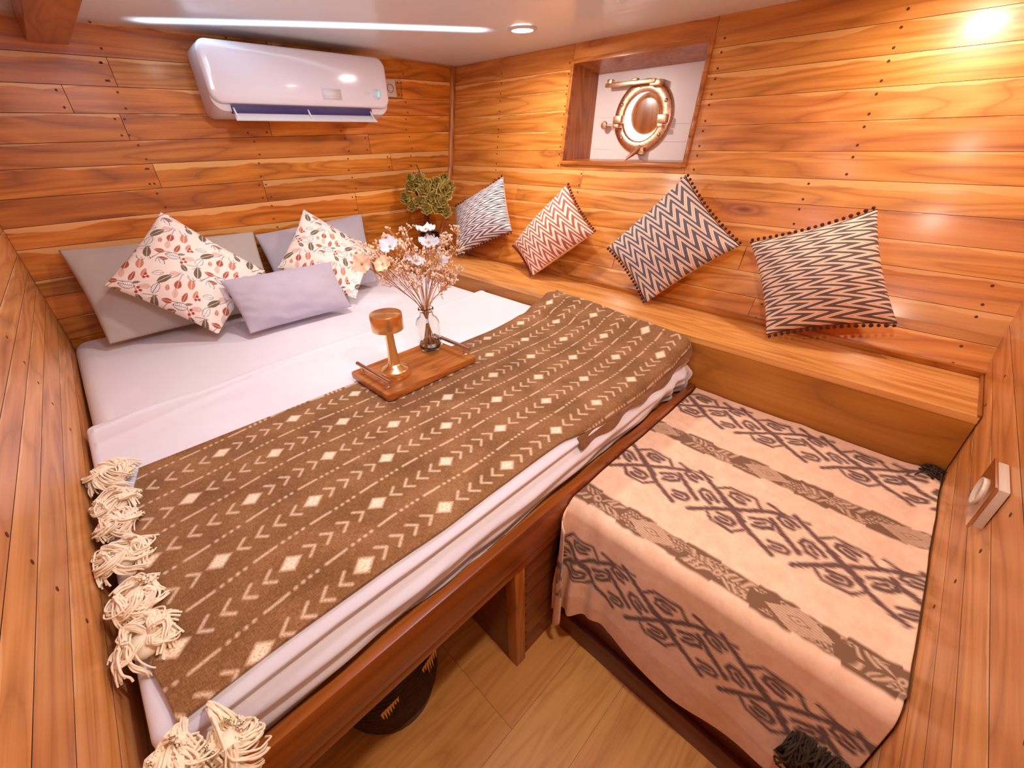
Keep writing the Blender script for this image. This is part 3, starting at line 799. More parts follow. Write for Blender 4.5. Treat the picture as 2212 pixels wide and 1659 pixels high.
def catmull(pts, n=4):
    pts = [Vector(p) for p in pts]; P = [pts[0]]+pts+[pts[-1]]; out = []
    for i in range(1, len(P)-2):
        for k in range(n):
            t = k/n; a, b, c, d = P[i-1], P[i], P[i+1], P[i+2]
            out.append(.5*((2*b)+(-a+c)*t+(2*a-5*b+4*c-d)*t*t+(-a+3*b-3*c+d)*t**3))
    out.append(pts[-1]); return out
def tassel(cx, cy, cz, r, anchor, seed, droop=0):
    """a bunch of yarn locks, each lock a handful of nearly parallel strands"""
    R = random.Random(seed); mb = MB(); C = Vector((cx, cy, cz)); A0 = Vector(anchor)
    mb.ball((cx, cy, cz+r*.05), r*.7, 14, 10, 0, (.9, 1, .55))
    for lock in range(22):
        th0 = R.uniform(0, 2*PI); turn = R.choice((-1, 1))*R.uniform(.8, 2.2); tl = R.uniform(.1, 1.0)
        G = []
        for k in range(6):
            q = k/5; an = th0+turn*q; rr = r*(.55+.45*q+.15*math.sin(q*5+th0))
            G.append(C+Vector((math.cos(an)*rr*.95, math.sin(an)*rr*1.05, r*(.30+.42*tl)*math.cos(q*1.5)-droop*q*.8)))
        if R.random() < .35: G = [A0+Vector((0, R.uniform(-.01, .01), .003)), A0.lerp(G[1], .5)+Vector((0, 0, r*.35))]+G[1:]
        if R.random() < .5: G.append(G[-1]+(G[-1]-G[-2])*.5+Vector((0, 0, -.004)))
        for st in range(8):
            o = Vector((R.gauss(0, .0032), R.gauss(0, .0032), R.gauss(0, .0022))); w_ = R.uniform(.6, 1.5)
            pts = [p+o*(w_*(.6+.6*i/5))+Vector((R.gauss(0, .0010), R.gauss(0, .0010), R.gauss(0, .0008))) for i, p in enumerate(G)]
            pts = [Vector((max(p_.x, -.012+.0198*p_.y+.004), p_.y, max(p_.z, .706 if p_.y > -1.93 and p_.x > -.02 else .66))) for p_ in pts]
            mb.tube(catmull(pts, 3), .00135+R.random()*.0005, 5, cap=False)
    mb.build('tassel', M['yarn'], th_, recalc=False)
for i, (cx, cy, r_) in enumerate([(.000, -1.232, .044), (-.004, -1.355, .038), (-.006, -1.43, .034), (-.010, -1.54, .042), (-.006, -1.665, .038), (-.008, -1.765, .040)]):
    tassel(cx+.012, cy, .716, r_, (.035 if i < 2 else .015, cy-.004, .716), 50+i)
tassel(.002, -1.985, .735, .030, (.02, -1.93, .712), 77, droop=.03)
tassel(.055, -1.995, .70, .034, (.05, -1.935, .712), 78, droop=.04)

# ------------------------------------------------------------------ bench with blanket
bn = thing('bench', 'low red-brown wooden bench seat between the bed and the right bulkhead', 'bench', (1.19, -2.32, 0))
box('seat_box', (.822, 1.572, -2.650, -1.978, 0, .43), M['redw'], bn, .003)
box('base_board', (.806, .822, -2.650, -1.978, 0, .085), M['redw'], bn, .004)
r = .03
a = np.linspace(.84-.13, 1.56, 60); b = np.linspace(-2.66, -1.96, 50); A, B = np.meshgrid(a, b, indexing='ij')
x, y, z, d, ox, oy = drape2(A, B, .85, 9, -9, r, .562)
x = np.maximum(x, .826)
o = grid_mesh('seat_cushion', np.stack([x, np.clip(y, -2.646, -1.982), z], -1), M['back'], bn, thick=.004)

def gband(t, w):
    """ikat key motif. t along the band (period .2345), w across (-.07..+.07). returns ink distance (positive inside)"""
    P = .2345
    jag = .0009+.0026*vnoise(w*420, t*45, 1, 61)+.0014*vnoise(w*800, t*70, 1, 62)
    best = np.full(t.shape, -1.0)
    tt = t % P
    S = []
    def add(pts, hw):
        for (a, b), (c, d) in zip(pts[:-1], pts[1:]): S.append((a, b, c, d, hw))
    c = .1175
    add([(c-.115, .080), (c-.060, .042), (c, 0), (c+.048, -.040), (c+.112, -.078)], .0062)
    add([(c-.082, -.074), (c-.050, -.044), (c, 0), (c+.056, .042), (c+.098, .066)], .0062)
    add([(c-.03, .020), (c+.03, -.020)], .0085)
    add([(c-.050, -.044), (c-.026, -.070), (c+.024, -.070), (c+.048, -.040)], .0040)
    add([(c-.060, .042), (c-.032, .072), (c+.030, .072), (c+.056, .042)], .0040)
    add([(c+.080, .030), (c+.117, .0), (c+.155, -.030)], .0062)
    add([(c+.06, .078), (c+.098, .066), (c+.15, .076)], .0040)
    def G(cx, cy, a, k, sx=1, kk=1):
        for pts in ([(.024, .013), (-.012, .014), (-.026, .004), (-.022, -.010), (.004, -.015), (.022, -.010)], [(.014, .000), (-.006, .001)]):
            ca, sa = math.cos(a), math.sin(a)
            add([(cx+sx*k*(p*ca-q*sa), cy+kk*k*(p*sa+q*ca)) for p, q in pts], .0050)
    G(c-.002, .048, -.1, .84); G(c-.002, -.046, -.1, .84, -1)
    G(c-.062, .000, -.55, .95, 1); G(c+.068, .002, -.55, .95, -1)
    G(c+.112, .046, -.3, .85, 1); G(c+.118, -.046, -.2, .80, -1)
    for sh_ in (-P, 0, P):
        for a, b, e, f_, hw in S:
            d = seg_sd(tt+.35*w*0, w, a+sh_, b, e+sh_, f_); best = np.maximum(best, hw-d)
    return best+jag
def stripe(t, w, seed):
    """dark stripe, half width .031, with pale reserved figures"""
    edge = .031+.0025*vnoise(t*60, t*0, 1, 70+seed)+.003*np.sign(np.sin(t*2*PI/.155))
    ink = edge-np.abs(w)
    ph = (t % .31)
    # lined lozenge
    loz = .026-(np.abs(ph-.08)*.42+np.abs(w)*.75)
    lines = .0012-np.abs(((w+.12*(ph-.08)+.002) % .0056)-.0028)
    core = .010-(np.abs(ph-.08)*.45+np.abs(w))
    res = np.where(loz > 0, lines, -1); res = np.where(core > 0, -1, res)
    res = np.maximum(res, np.where(core > .0, .0011-np.abs(core-.005), -1))
    q = w+.004*vnoise(t, w, 60, 81+seed); p_ = ph+.006*vnoise(t, w, 45, 82+seed)
    # branching figure: nested chevron twigs and dots around a small eye
    e = np.abs(p_-.235)
    fig = np.full(t.shape, -1.0)
    for c_, sl in ((.012, .9), (.030, .7), (.052, .55)):
        fig = np.maximum(fig, np.where((np.abs(q) < .024) & (np.abs(q) > .003), .0013-np.abs(e-c_-np.abs(q)*sl)*.75, -1))
    fig = np.maximum(fig, .0012-np.abs(np.hypot(p_-.235, q)-.007))
    dots = .0016-np.hypot(((p_+.004*np.sin(q*400)) % .011)-.0055, (q % .009)-.0045)
    dots = np.where((vnoise(t, w, 40, 84+seed) > .05) & (np.abs(w) < .026), dots, -1)
    fig = np.maximum(fig, dots)
    res = np.where((loz <= 0) & (np.abs(w) < .026), np.maximum(res, fig), res)
    return np.minimum(ink, -res)

bl = thing('ikat_blanket', 'cream blanket with dark brown ikat bands draped over the low bench', 'blanket', (1.19, -2.3, .2))
r = .035; nu, nv = 640, 330
T_ = np.linspace(0, 1, nv)
fold = .808+r
L = 1.575-fold+r*PI/2
aa = np.linspace(fold-r*PI/2-.40, 1.570, nu); bb = np.linspace(-2.652, -1.976, nv)
A, B = np.meshgrid(aa, bb, indexing='ij')
hemz = .20+.020*np.sin(B*9+1)+.022*vnoise(B*6, B*0, 1, 51)+.02*np.clip((-2.45-B)/.2, 0, 1)-.05*np.clip((B+2.10)/.1, 0, 1)
full = .57-hemz
stretch = np.where(A < fold, (full+.0)/(r*PI/2+.40-r*PI/2+r), 1)
D = np.maximum(fold-A, 0); Dn = D/(r*PI/2+.40); dd = Dn*(full-r+r*PI/2)
th = np.minimum(dd/r, PI/2); hor = r*np.sin(th); drop = r*(1-np.cos(th))+np.maximum(dd-r*PI/2, 0)
x = np.where(A < fold, fold-hor, A); z = .572-drop; y = B.copy()
fd = np.clip(drop/.3, 0, 1); cor = np.clip((B+2.16)/.18, 0, 1)
x = x-.012*fd-fd*(.010*vnoise(B*9, B*0+drop*2, 1, 52)+.008)-fd*cor*(.016*np.sin(B*95)+.012)
x = x-.010*fd*np.clip((-2.5-B)/.15, 0, 1)
flat = A >= fold
z = z+np.where(flat, .0022*vnoise(A, B, 9, 53)+.002*vnoise(A, B, 22, 54), 0)
# far edge climbs a little against bulkhead and ledge; corner ruck
z += np.where(flat, .010*np.clip((-2.62-B)/.03, 0, 1)*(1-.3*vnoise(A*8, A*0, 1, 56)), 0)
z += np.where(flat, .008*np.clip((A-1.54)/.03, 0, 1), 0)
bump_ = np.exp(-(((A-1.53)/.035)**2+((B+2.62)/.03)**2)); z += .022*bump_
arc = np.where(flat, A, fold-dd)       # distance coordinate across the bands
tt = -B-1.95+.01
patn = np.maximum(np.maximum(gband(tt, arc-1.072), gband(tt+.03, arc-1.472)), gband(tt+.02, arc-.655))
sA = stripe(tt+.02, arc-1.268, 1); sB = stripe(tt+.15, arc-.868, 2)
pat = np.maximum(np.maximum(patn, sA), sB)
tone = np.where(np.maximum(sA, sB) >= patn, 1.0, 0.25)
# hem band of bare cloth only
o = grid_mesh('blanket_cloth', np.stack([x, y, z], -1), M['ikat'], bl, thick=.0035, flip=False, attrs={'pat': pat, 'tone': tone})
# corner folds hanging beside the bed panel
def hangfold(name, pts, z0, z1, wdt, seed):
    R = random.Random(seed); n = 24; k = 26
    U = np.linspace(0, 1, n); V_ = np.linspace(0, 1, k); UU, VV = np.meshgrid(U, V_, indexing='ij')
    x = pts[0]+(pts[2]-pts[0])*UU-.012*np.sin(UU*PI)*(.4+VV); y = pts[1]+(pts[3]-pts[1])*UU-.006*np.sin(UU*PI*3)*VV
    z = z0+(z1+.02*np.cos(UU*PI*2)-z0)*VV
    x = x-.014*np.clip(1-((VV-.0)/.12)**2, 0, 1)*0
    tt_ = UU*.09; arc_ = .86-VV*(z0-z1)
    p = gband(tt_+seed*.07, arc_-.655)
    return grid_mesh(name, np.stack([x, y, z], -1), M['ikat'], bl, thick=.003, attrs={'pat': p, 'tone': UU*0+.25})
hangfold('corner_fold', (.815, -1.976, .775, -1.990), .552, .17, .05, 1)
hangfold('corner_fold', (.786, -1.980, .752, -2.012), .535, .12, .05, 2)
# dark fringe: lower corner by the right bulkhead and far corner by the ledge
mb = MB(); R = random.Random(5)
for k in range(170):
    y0 = -2.648+R.random()*.085; x0 = .775+R.random()*.03; z0 = .375+R.random()*.03
    p = [(x0, y0, z0), (x0-.012-R.random()*.015, y0+R.uniform(-.01, .012), z0-.02), (x0-.015-R.random()*.02, y0+R.uniform(-.015, .02), z0-.05-R.random()*.03), (x0-.005, y0+R.uniform(-.02, .025), z0-.07-R.random()*.05)]
    mb.tube(catmull([Vector((q[0], max(q[1], -2.65), q[2])) for q in p], 3), .0022, 4, cap=False)
mb.build('dark_fringe', M['fringe'], bl, recalc=False)
mb = MB()
for k in range(70):
    c = Vector((1.545+R.uniform(-.02, .02), -2.632+R.uniform(-.012, .01), .585+R.uniform(-.005, .012)))
    mb.tube(catmull([c, c+Vector((R.uniform(-.02, .02), R.uniform(-.012, .02), R.uniform(0, .014))), c+Vector((R.uniform(-.03, .02), R.uniform(-.012, .03), R.uniform(-.012, .01)))], 3), .0022, 4, cap=False)
mb.build('dark_fringe', M['fringe'], bl, recalc=False)

# ------------------------------------------------------------------ cushions and pillows
def pillow_mesh(name, c00, c10, c11, c01, thick, mats, parent=None, res=90, nside=None, inset=.06, wr=.004, seed=1, corner=1.0, pinch=None, colattr=None, exp=.5, uvscale=None, sag=0.0):
    """u runs c00->c10, v runs c00->c01. front faces nside"""
    c00, c10, c11, c01 = [np.array(c, float) for c in (c00, c10, c11, c01)]
    nu = nv = res
    s = np.linspace(-1, 1, nu); s = np.sign(s)*np.abs(s)**.9 if False else s
    S, T = np.meshgrid(s, s, indexing='ij')
    S2 = S*(1-inset*(1-T**2)); T2 = T*(1-inset*(1-S**2))
    u, v = (S2+1)/2, (T2+1)/2
    base = (c00[None, None]*((1-u)*(1-v))[..., None]+c10*((u)*(1-v))[..., None]+c11*(u*v)[..., None]+c01*((1-u)*v)[..., None])
    N = np.cross(c10-c00+c11-c01, c01-c00+c11-c10); N /= np.linalg.norm(N)
    if nside is not None and np.dot(N, nside) < 0: N = -N
    h = (np.clip(1-S**2, 0, 1)*np.clip(1-T**2, 0, 1))**exp
    h = h*(1-.12*(S*S+T*T))
    edge = np.clip(1-np.minimum(1-np.abs(S), 1-np.abs(T))/.35, 0, 1)
    wn = vnoise(S*4+seed, T*4, 1, seed)*.6+vnoise((S+T)*5, (S-T)*2.5, 1, seed+1)*.6*edge
    crn = (np.abs(S)**6)*(np.abs(T)**6)
    F = base+N*((h*thick/2)+wr*wn*np.minimum(1, h*3))[..., None]
    if sag: F[..., 2] -= sag*(1-v)*h
    Bk = base-N*((h*thick/2)+wr*wn*np.minimum(1, h*3)*.5)[..., None]
    uv = np.stack([(S+1)/2, (T+1)/2], -1)
    nn = nu*nv; idx = np.arange(nn).reshape(nu, nv); idb = idx+nn
    bi = idb.copy(); bi[0, :] = idx[0, :]; bi[-1, :] = idx[-1, :]; bi[:, 0] = idx[:, 0]; bi[:, -1] = idx[:, -1]
    # orientation test
    fl = np.dot(np.cross(F[nu//2+1, nv//2]-F[nu//2, nv//2], F[nu//2, nv//2+1]-F[nu//2, nv//2]), N) > 0
    def quads(I, f): 
        a, b, c, d = I[:-1, :-1], I[1:, :-1], I[1:, 1:], I[:-1, 1:]
        return np.stack([a, b, c, d] if f else [a, d, c, b], -1).reshape(-1, 4)
    q = np.concatenate([quads(idx, fl), quads(bi, not fl)])
    V = np.concatenate([F.reshape(-1, 3), Bk.reshape(-1, 3)])
    used = np.zeros(len(V), bool); used[q.ravel()] = True; remap = np.cumsum(used)-1; V = V[used]; q2 = remap[q]
    me = bpy.data.meshes.new(name); me.vertices.add(len(V)); me.vertices.foreach_set('co', V.astype(np.float32).ravel())
    me.loops.add(q2.size); me.loops.foreach_set('vertex_index', q2.astype(np.int32).ravel())
    me.polygons.add(len(q2)); me.polygons.foreach_set('loop_start', np.arange(0, q2.size, 4, dtype=np.int32))
    mi = np.zeros(len(q2), np.int32)
    if isinstance(mats, (list, tuple)) and len(mats) > 1: mi[len(q2)//2:] = 1
    me.polygons.foreach_set('material_index', mi); me.update(calc_edges=True); me.validate()
    UVv = np.tile(uv.reshape(-1, 2), (2, 1)); l = me.uv_layers.new(name='UVMap'); l.data.foreach_set('uv', UVv[q.ravel()].astype(np.float32).ravel())
    if colattr is not None:
        cc = np.tile(colattr(uv[..., 0], uv[..., 1]).reshape(-1, 4), (2, 1))[used]
        at = me.attributes.new('col', 'FLOAT_COLOR', 'POINT'); at.data.foreach_set('color', cc.astype(np.float32).ravel())
    o = finish(name, me, mats, parent, None, True)
    edgef = lambda uu, vv: (lambda S, T: (lambda u, v: c00*(1-u)*(1-v)+c10*u*(1-v)+c11*u*v+c01*(1-u)*v)((S*(1-inset*(1-T*T))+1)/2, (T*(1-inset*(1-S*S))+1)/2))(2*uu-1, 2*vv-1)
    return o, edgef, N

def zig_cushion(label, cs, thick, mat, pm, seed, backs=M['back'], n=19):
    cs = [Vector(c) for c in cs]; cen = sum(cs, Vector())/4; lo = min(c.z for c in cs)
    t = thing('cushion', label, 'cushion', (cen.x, cen.y, lo), 'zigzag cushions along the ledge')
    o, ef, N = pillow_mesh('cushion_cover', *cs, thick, [mat, backs], t, res=84, nside=(-1, -.2, .3), inset=.075, wr=.004, seed=seed)
    for vv in (0, 1):
        mb = MB(); mb.tube([tuple(ef(k/24, vv)+N*.001) for k in range(25)], .0016, 5)
        for k in range(n):
            p = ef((k+.5)/n, vv); out = ef((k+.5)/n, vv)-ef((k+.5)/n, .5); out /= np.linalg.norm(out)
            q = p+out*.0085+N*.002
            mb.ball(q, .0058+.0008*math.sin(k*3.1), 8, 6)
            mb.tube([tuple(p), tuple(q)], .0012, 4)
        mb.build('pompom_trim', pm, t)
    return t
# corners: c00,c10 along u (pompom edges are v=0 and v=1)
# 1 leans by the plant, 2 terracotta, 3 below the porthole, 4 at the right
zig_cushion('grey and white zigzag cushion standing next to the potted plant', [(1.735, -0.405, 0.79), (1.877, -0.728, 0.947), (1.957, -0.584, 1.208), (1.857, -0.261, 1.036)], .185, M['zig1'], M['pom'], 3)
zig_cushion('terracotta and white zigzag cushion on the ledge, the only reddish one', [(1.84, -0.77, 0.887), (1.715, -1.025, 0.788), (1.887, -1.262, 0.998), (1.952, -1.035, 1.191)], .185, M['zig2'], M['pomr'], 4)
zig_cushion('grey and peach zigzag cushion standing on its corner below the porthole', [(1.857, -1.363, 0.955), (1.735, -1.648, 0.788), (1.897, -1.905, 1.026), (1.964, -1.618, 1.249)], .185, M['zig3'], M['pom'], 5)
zig_cushion('brown-grey and peach zigzag cushion nearest the right end of the ledge', [(1.715, -2.115, 0.788), (1.832, -2.425, 0.879), (1.947, -2.259, 1.177), (1.902, -1.935, 1.042)], .185, M['zig4'], M['pom'], 6)

# floral print
def leafcol(SCALE=1.0, seed=0):
    R = random.Random(12)
    base = np.array(lin((244, 232, 226))); cols = {'olive': lin((116, 100, 82)), 'rust': lin((172, 92, 66)), 'salm': lin((204, 138, 114)), 'pink': lin((226, 192, 184)), 'line': lin((122, 104, 108)), 'brn': lin((150, 96, 80)), 'red': lin((176, 70, 58))}
    tile = [
        (.16, .60, 25, .30, .075, 'olive'), (.44, .70, 0, .27, .075, 'outline'), (.38, .88, 115, .21, .058, 'pink'), (.70, .66, -28, .33, .07, 'olive'), (.76, .82, 118, .21, .060, 'outline'),
        (.90, .56, -50, .19, .055, 'pink'), (.54, .53, 20, .15, .040, 'salm'), (.70, .40, 14, .22, .070, 'rust'), (.84, .20, 22, .29, .072, 'salm'), (1.02, .28, 45, .26, .085, 'outline'),
        (.12, .28, -62, .22, .052, 'brn'), (.98, .46, 60, .12, .022, 'outline'), (.28, .16, 102, .29, .085, 'outline'), (.50, .17, 5, .25, .050, 'rust'),
        (.40, .04, -55, .15, .028, 'olive'), (.50, .36, 22, .22, .050, 'pink'), (.28, .42, 100, .20, .055, 'rust'), (.12, .86, 55, .20, .052, 'olive'), (.66, .03, 8, .22, .045, 'salm')]
    stems = [((.02, .46), (.16, .60)), ((.02, .46), (.30, .36)), ((.30, .36), (.36, .12)), ((.58, .70), (.86, .50)), ((.86, .50), (1.10, .44)), ((.78, .42), (.98, .44)), ((.18, .72), (.30, .60)), ((.36, .10), (.24, -.04)), ((.30, .62), (.22, .84))]
    stems += [((a-1, b), (c-1, d)) for (a, b), (c, d) in stems if c > 1]; tile += [(a-1, b, c, d, e, g) for a, b, c, d, e, g in tile if a+d/2 > 1]
    ber = [(.27, .90), (.21, .95), (.31, .96), (.60, .93), (.56, .98), (.64, .99)]
    def f(u, v):
        C = np.tile(base, u.shape+(1,)).astype(float)
        u, v = v, 1-u
        X = u*SCALE+.13*seed; Y = v*SCALE+.31*seed
        tx = np.floor(X); Y = Y+.37*(tx % 2)
        fx_ = X % 1; fy_ = Y % 1
        def put(mask, col, a=1.0):
            C[mask] = C[mask]*(1-a)+np.array(col)*a
        for ddx in (-1, 0, 1):
            for ddy in (-1, 0, 1):
                x, y = fx_+ddx, fy_+ddy
                if ddx: continue
                for (a, b), (c, d) in stems: put(seg_sd(x, y, a, b, c, d) < .008, cols['line'], .8)
        for ddx in (0,):
            for ddy in (-1, 0, 1):
                x, y = fx_+ddx, fy_+ddy
                for lx, ly, an, L, W, ty in tile:
                    pass
                    ca, sa = math.cos(math.radians(an)), math.sin(math.radians(an))
                    p = ((x-lx)*ca+(y-ly)*sa)/(L/2); q = (-(x-lx)*sa+(y-ly)*ca)/W*1.05
                    prof = np.clip(1-p*p, 0, 1)**.8*(1-.25*p); inside = (np.abs(p) < 1) & (np.abs(q) < prof)
                    if not inside.any(): continue
                    mid = inside & (np.abs(q) < .07) ; rim = inside & (np.abs(q) > prof-.16)
                    if ty == 'outline':
                        put(inside, (1, .98, .97, 1), .9); veins = inside & (((p*4.2-np.abs(q)*1.3) % 1) < .22); put(veins, cols['line'], .85); put(rim | mid, cols['line'])
                    elif ty == 'pink':
                        put(inside, cols['pink'], .9); put(rim | mid, cols['salm'], .6)
                    else:
                        put(inside, cols[ty]); put(mid, (.95, .9, .86, 1), .8)
                for bx, by in ber: put(np.hypot(x-bx, y-by) < .030, cols['red'])
        return C
    return f
def floral(label, cs, thick, seed):
    cs = [Vector(c) for c in cs]; o, _, _ = pillow_mesh('floral_cushion', *cs, thick, [M['floral'], M['back']], None, res=300, nside=(0, -1, .3), inset=.05, wr=.004, seed=seed, colattr=leafcol(2.15, seed))
    tag(o, label, 'cushion', 'leaf print cushions on the bed')
floral('leaf print cushion standing on one corner at the left, against the warm grey pillow', [(.172, -.275, .945), (.425, -.470, .722), (.712, -.300, .893), (.444, -.175, 1.166)], .15, 1)
floral('white leaf print cushion partly behind the dried flowers, at the right of the bed', [(.772, -.275, .889), (1.015, -.495, .722), (1.262, -.300, .886), (.990, -.185, 1.112)], .14, 2)
o, _, _ = pillow_mesh('pillow', (.100, -.262, .724), (.735, -.260, .712), (.775, -.065, 1.026), (.098, -.062, 1.054), .13, M['pill2'], None, res=90, nside=(0, -1, .3), inset=.03, wr=.006, seed=11)
tag(o, 'large warm grey pillow leaning on the back wall at the left end', 'pillow', 'sleeping pillows')
o, _, _ = pillow_mesh('pillow', (.770, -.265, .712), (1.240, -.300, .722), (1.345, -.062, 1.040), (.775, -.062, 1.010), .13, M['pill'], None, res=90, nside=(0, -1, .3), inset=.03, wr=.006, seed=14)
tag(o, 'large grey pillow leaning on the back wall at the right, nearest the plant', 'pillow', 'sleeping pillows')
o, _, _ = pillow_mesh('lumbar_pillow', (.518, -.560, .722), (.955, -.570, .722), (.962, -.425, .905), (.508, -.420, .915), .12, M['lumb'], None, res=110, nside=(0, -1, .5), inset=.035, wr=.008, seed=17)
tag(o, 'small lilac grey lumbar pillow lying in front of the two leaf print cushions', 'pillow')

# ------------------------------------------------------------------ air conditioner
ac = thing('air_conditioner', 'white wall-mounted split air conditioner with its louver open, on the back wall', 'air conditioner', (1.14, -.1, 1.478))
def rrect(x0, x1, z0, z1, r, n=8):
    out = []
    for cx, cz, a0 in ((x1-r, z1-r, 0), (x0+r, z1-r, 90), (x0+r, z0+r, 180), (x1-r, z0+r, 270)):
        for i in range(n+1):
            a = math.radians(a0+90*i/n); out.append((cx+r*math.cos(a), cz+r*math.sin(a)))
    return out
mb = MB(); prof = []
for y, ins, rr in ((-.002, .010, .03), (-.06, .004, .04), (-.12, .0, .045), (-.150, .0, .05), (-.165, .002, .05)):
    zb = 1.484 if y > -.1 else 1.484+(-.1-y)*.35
    prof.append([(x, y, z) for x, z in rrect(.745+ins, 1.548-ins, zb, 1.738-ins, rr)])
N_ = len(prof[0])
for a in prof: mb.v += a
for i in range(len(prof)-1):
    for j in range(N_):
        mb.f.append((i*N_+j, i*N_+(j+1) % N_, (i+1)*N_+(j+1) % N_, (i+1)*N_+j)); mb.m.append(0)
mb.f.append(tuple(range(N_))); mb.m.append(0); mb.f.append(tuple((len(prof)-1)*N_+j for j in range(N_))[::-1]); mb.m.append(0)
mb.build('body', M['acb'], ac, sharp=.9)
mb = MB(); prof = []
for y, ins in ((-.166, .0), (-.176, .0), (-.184, .003), (-.188, .010), (-.190, .03)):
    prof.append([(x, y, z) for x, z in rrect(.744+ins, 1.549-ins, 1.533+ins, 1.740-ins, .045-ins*.5)])
for a in prof: mb.v += a
for i in range(len(prof)-1):
    for j in range(N_): mb.f.append((i*N_+j, i*N_+(j+1) % N_, (i+1)*N_+(j+1) % N_, (i+1)*N_+j)); mb.m.append(0)
mb.f.append(tuple((len(prof)-1)*N_+j for j in range(N_))[::-1]); mb.m.append(0); mb.f.append(tuple(range(N_))); mb.m.append(0)
mb.build('front_panel', M['acw'], ac, sharp=.9)
box('outlet_slot', (.812, 1.446, -.174, -.150, 1.499, 1.530), M['acd'], ac, .001)
mb = MB().add([(.815, -.176, 1.500), (1.444, -.176, 1.500), (1.452, -.206, 1.476), (.808, -.206, 1.476), (.815, -.174, 1.496), (1.444, -.174, 1.496), (1.452, -.204, 1.472), (.808, -.204, 1.472)],
    [(0, 1, 2, 3), (4, 7, 6, 5), (0, 4, 5, 1), (1, 5, 6, 2), (2, 6, 7, 3), (3, 7, 4, 0)])
LV = mb.build('louver_flap', M['acb'], ac, bevel=.001)
for x in (.818, 1.125, 1.438):
    MB().add([(x-.003, -.174, 1.520), (x+.003, -.174, 1.520), (x+.003, -.203, 1.482), (x-.003, -.203, 1.482), (x-.003, -.175, 1.498), (x+.003, -.175, 1.498), (x+.003, -.203, 1.475), (x-.003, -.203, 1.475)],
        [(0, 1, 2, 3), (4, 7, 6, 5), (0, 4, 5, 1), (1, 5, 6, 2), (2, 6, 7, 3), (3, 7, 4, 0)]).build('louver_bracket', M['acb'], LV, bevel=.0005)
MB().lathe([(0, -.003), (.021, -.002), (.023, .002)], (1.478, -.190, 1.590), 28, axis='y').build('display_window', simple('display', (206, 216, 232), .08, coat=1), ac)
mb = MB().lathe([(0, -.001), (.009, -.001), (.009, .001)], (1.488, -.1935, 1.590), 20, axis='y'); mb.v = [(1.488+(v[0]-1.488)*.7, v[1], 1.59+(v[2]-1.59)*1.5) for v in mb.v]
mb.build('display_light', M['acl'], ac)
MB().add([(1.405, -.1906, 1.592), (1.425, -.1906, 1.604), (1.447, -.1906, 1.592), (1.425, -.1906, 1.580)], [(0, 3, 2, 1)]).build('diamond_emblem', M['acs'], ac, recalc=False)
mb = MB().box(1.20, 1.292, -.1912, -.1903, 1.560, 1.602, 0)
for k in range(6): mb.box(1.206+.004*(k % 2), 1.284-.006*(k % 3), -.1916, -.191, 1.566+k*.006, 1.568+k*.006, 1)
mb.build('energy_sticker', [M['acw'], M['white']], ac)
MB().lathe([(0, -.002), (.018, -.002), (.020, .002), (.020, .012)], (1.672, -.012, 1.637), 20, axis='y').v
sk = thing('power_socket', 'white power socket on the back wall just right of the air conditioner', 'socket', (1.672, 0, 1.598))
box('face_plate', (1.634, 1.708, -.012, -.001, 1.598, 1.678), M['plug'], sk, .003)
MB().lathe([(.0, .004), (.016, .003), (.018, -.003), (.020, -.003), (.020, .004)], (1.672, -.012, 1.637), 20, axis='y').build('socket_well', simple('socket well', (150, 110, 70), .4), sk)

# socket with plug on the right bulkhead
sk = thing('power_socket', 'light grey surface-mounted power socket box on the right bulkhead above the bench', 'socket', (1.10, YR, .785))
box('back_box', (1.072, 1.168, YR+.001, YR+.016, .790, .876), M['plug'], sk, .003)
box('face_plate', (1.068, 1.172, YR+.016, YR+.021, .786, .880), M['steel'], sk, .002)
MB().lathe([(.0, -.004), (.020, -.002), (.024, .004), (.026, .004), (.026, -.002)], (1.120, YR+.022, .833), 20, axis='y').build('socket_well', M['plug'], sk)

# ------------------------------------------------------------------ downlights
def downlight(label, x, y):
    z = ZC+.009-.012*((x-.9)/1.2)**2
    t = thing('downlight', label, 'light', (x, y, z-.012), 'ceiling downlights')
    MB().lathe([(.042, -.001), (.044, -.008), (.058, -.005), (.060, 0)], (x, y, z), 36, close=True).build('trim_ring', M['acb'], t)
    MB().lathe([(0, -.006), (.042, -.004), (.043, -.001)], (x, y, z), 32).build('lens', simple('lens glow', (255, 240, 225), .5, Emission_Color=lin((255, 236, 214)), Emission_Strength=28), t)
downlight('round recessed downlight glowing in the white ceiling', 1.745, -.935)

# ------------------------------------------------------------------ tray, lamp, vase
tr = thing('serving_tray', 'reddish wooden serving tray with two steel bar handles on the edge of the brown throw', 'tray', (.805, -1.315, .7135))
TA = [(.630, -1.207), (.636, -1.432), (.990, -1.424), (.972, -1.199)]
def rpoly(P, r, n=5):
    out = []; k = len(P)
    for i in range(k):
        p = Vector(P[i]); a = (Vector(P[i-1])-p).normalized(); b = (Vector(P[(i+1) % k])-p).normalized()
        for j in range(n+1):
            t = j/n; q0, q1 = p+a*r, p+b*r; out.append((q0*(1-t)+p*t)*(1-t)+(p*(1-t)+q1*t)*t)
    return out
rp = rpoly(TA, .012); mb = MB(); L_ = len(rp); TZ0, TZ1 = .7175, .7395
for z_, sc in ((TZ0, .985), (TZ0+.004, 1), (TZ1-.004, 1), (TZ1, .993)):
    for p in rp: mb.v.append((.807+(p.x-.807)*sc, -1.316+(p.y+1.316)*sc, z_))
for i in range(3):
    for j in range(L_): mb.f.append((i*L_+j, i*L_+(j+1) % L_, (i+1)*L_+(j+1) % L_, (i+1)*L_+j)); mb.m.append(0)
mb.f += [tuple(range(L_)), tuple(3*L_+j for j in range(L_))[::-1]]; mb.m += [0, 0]
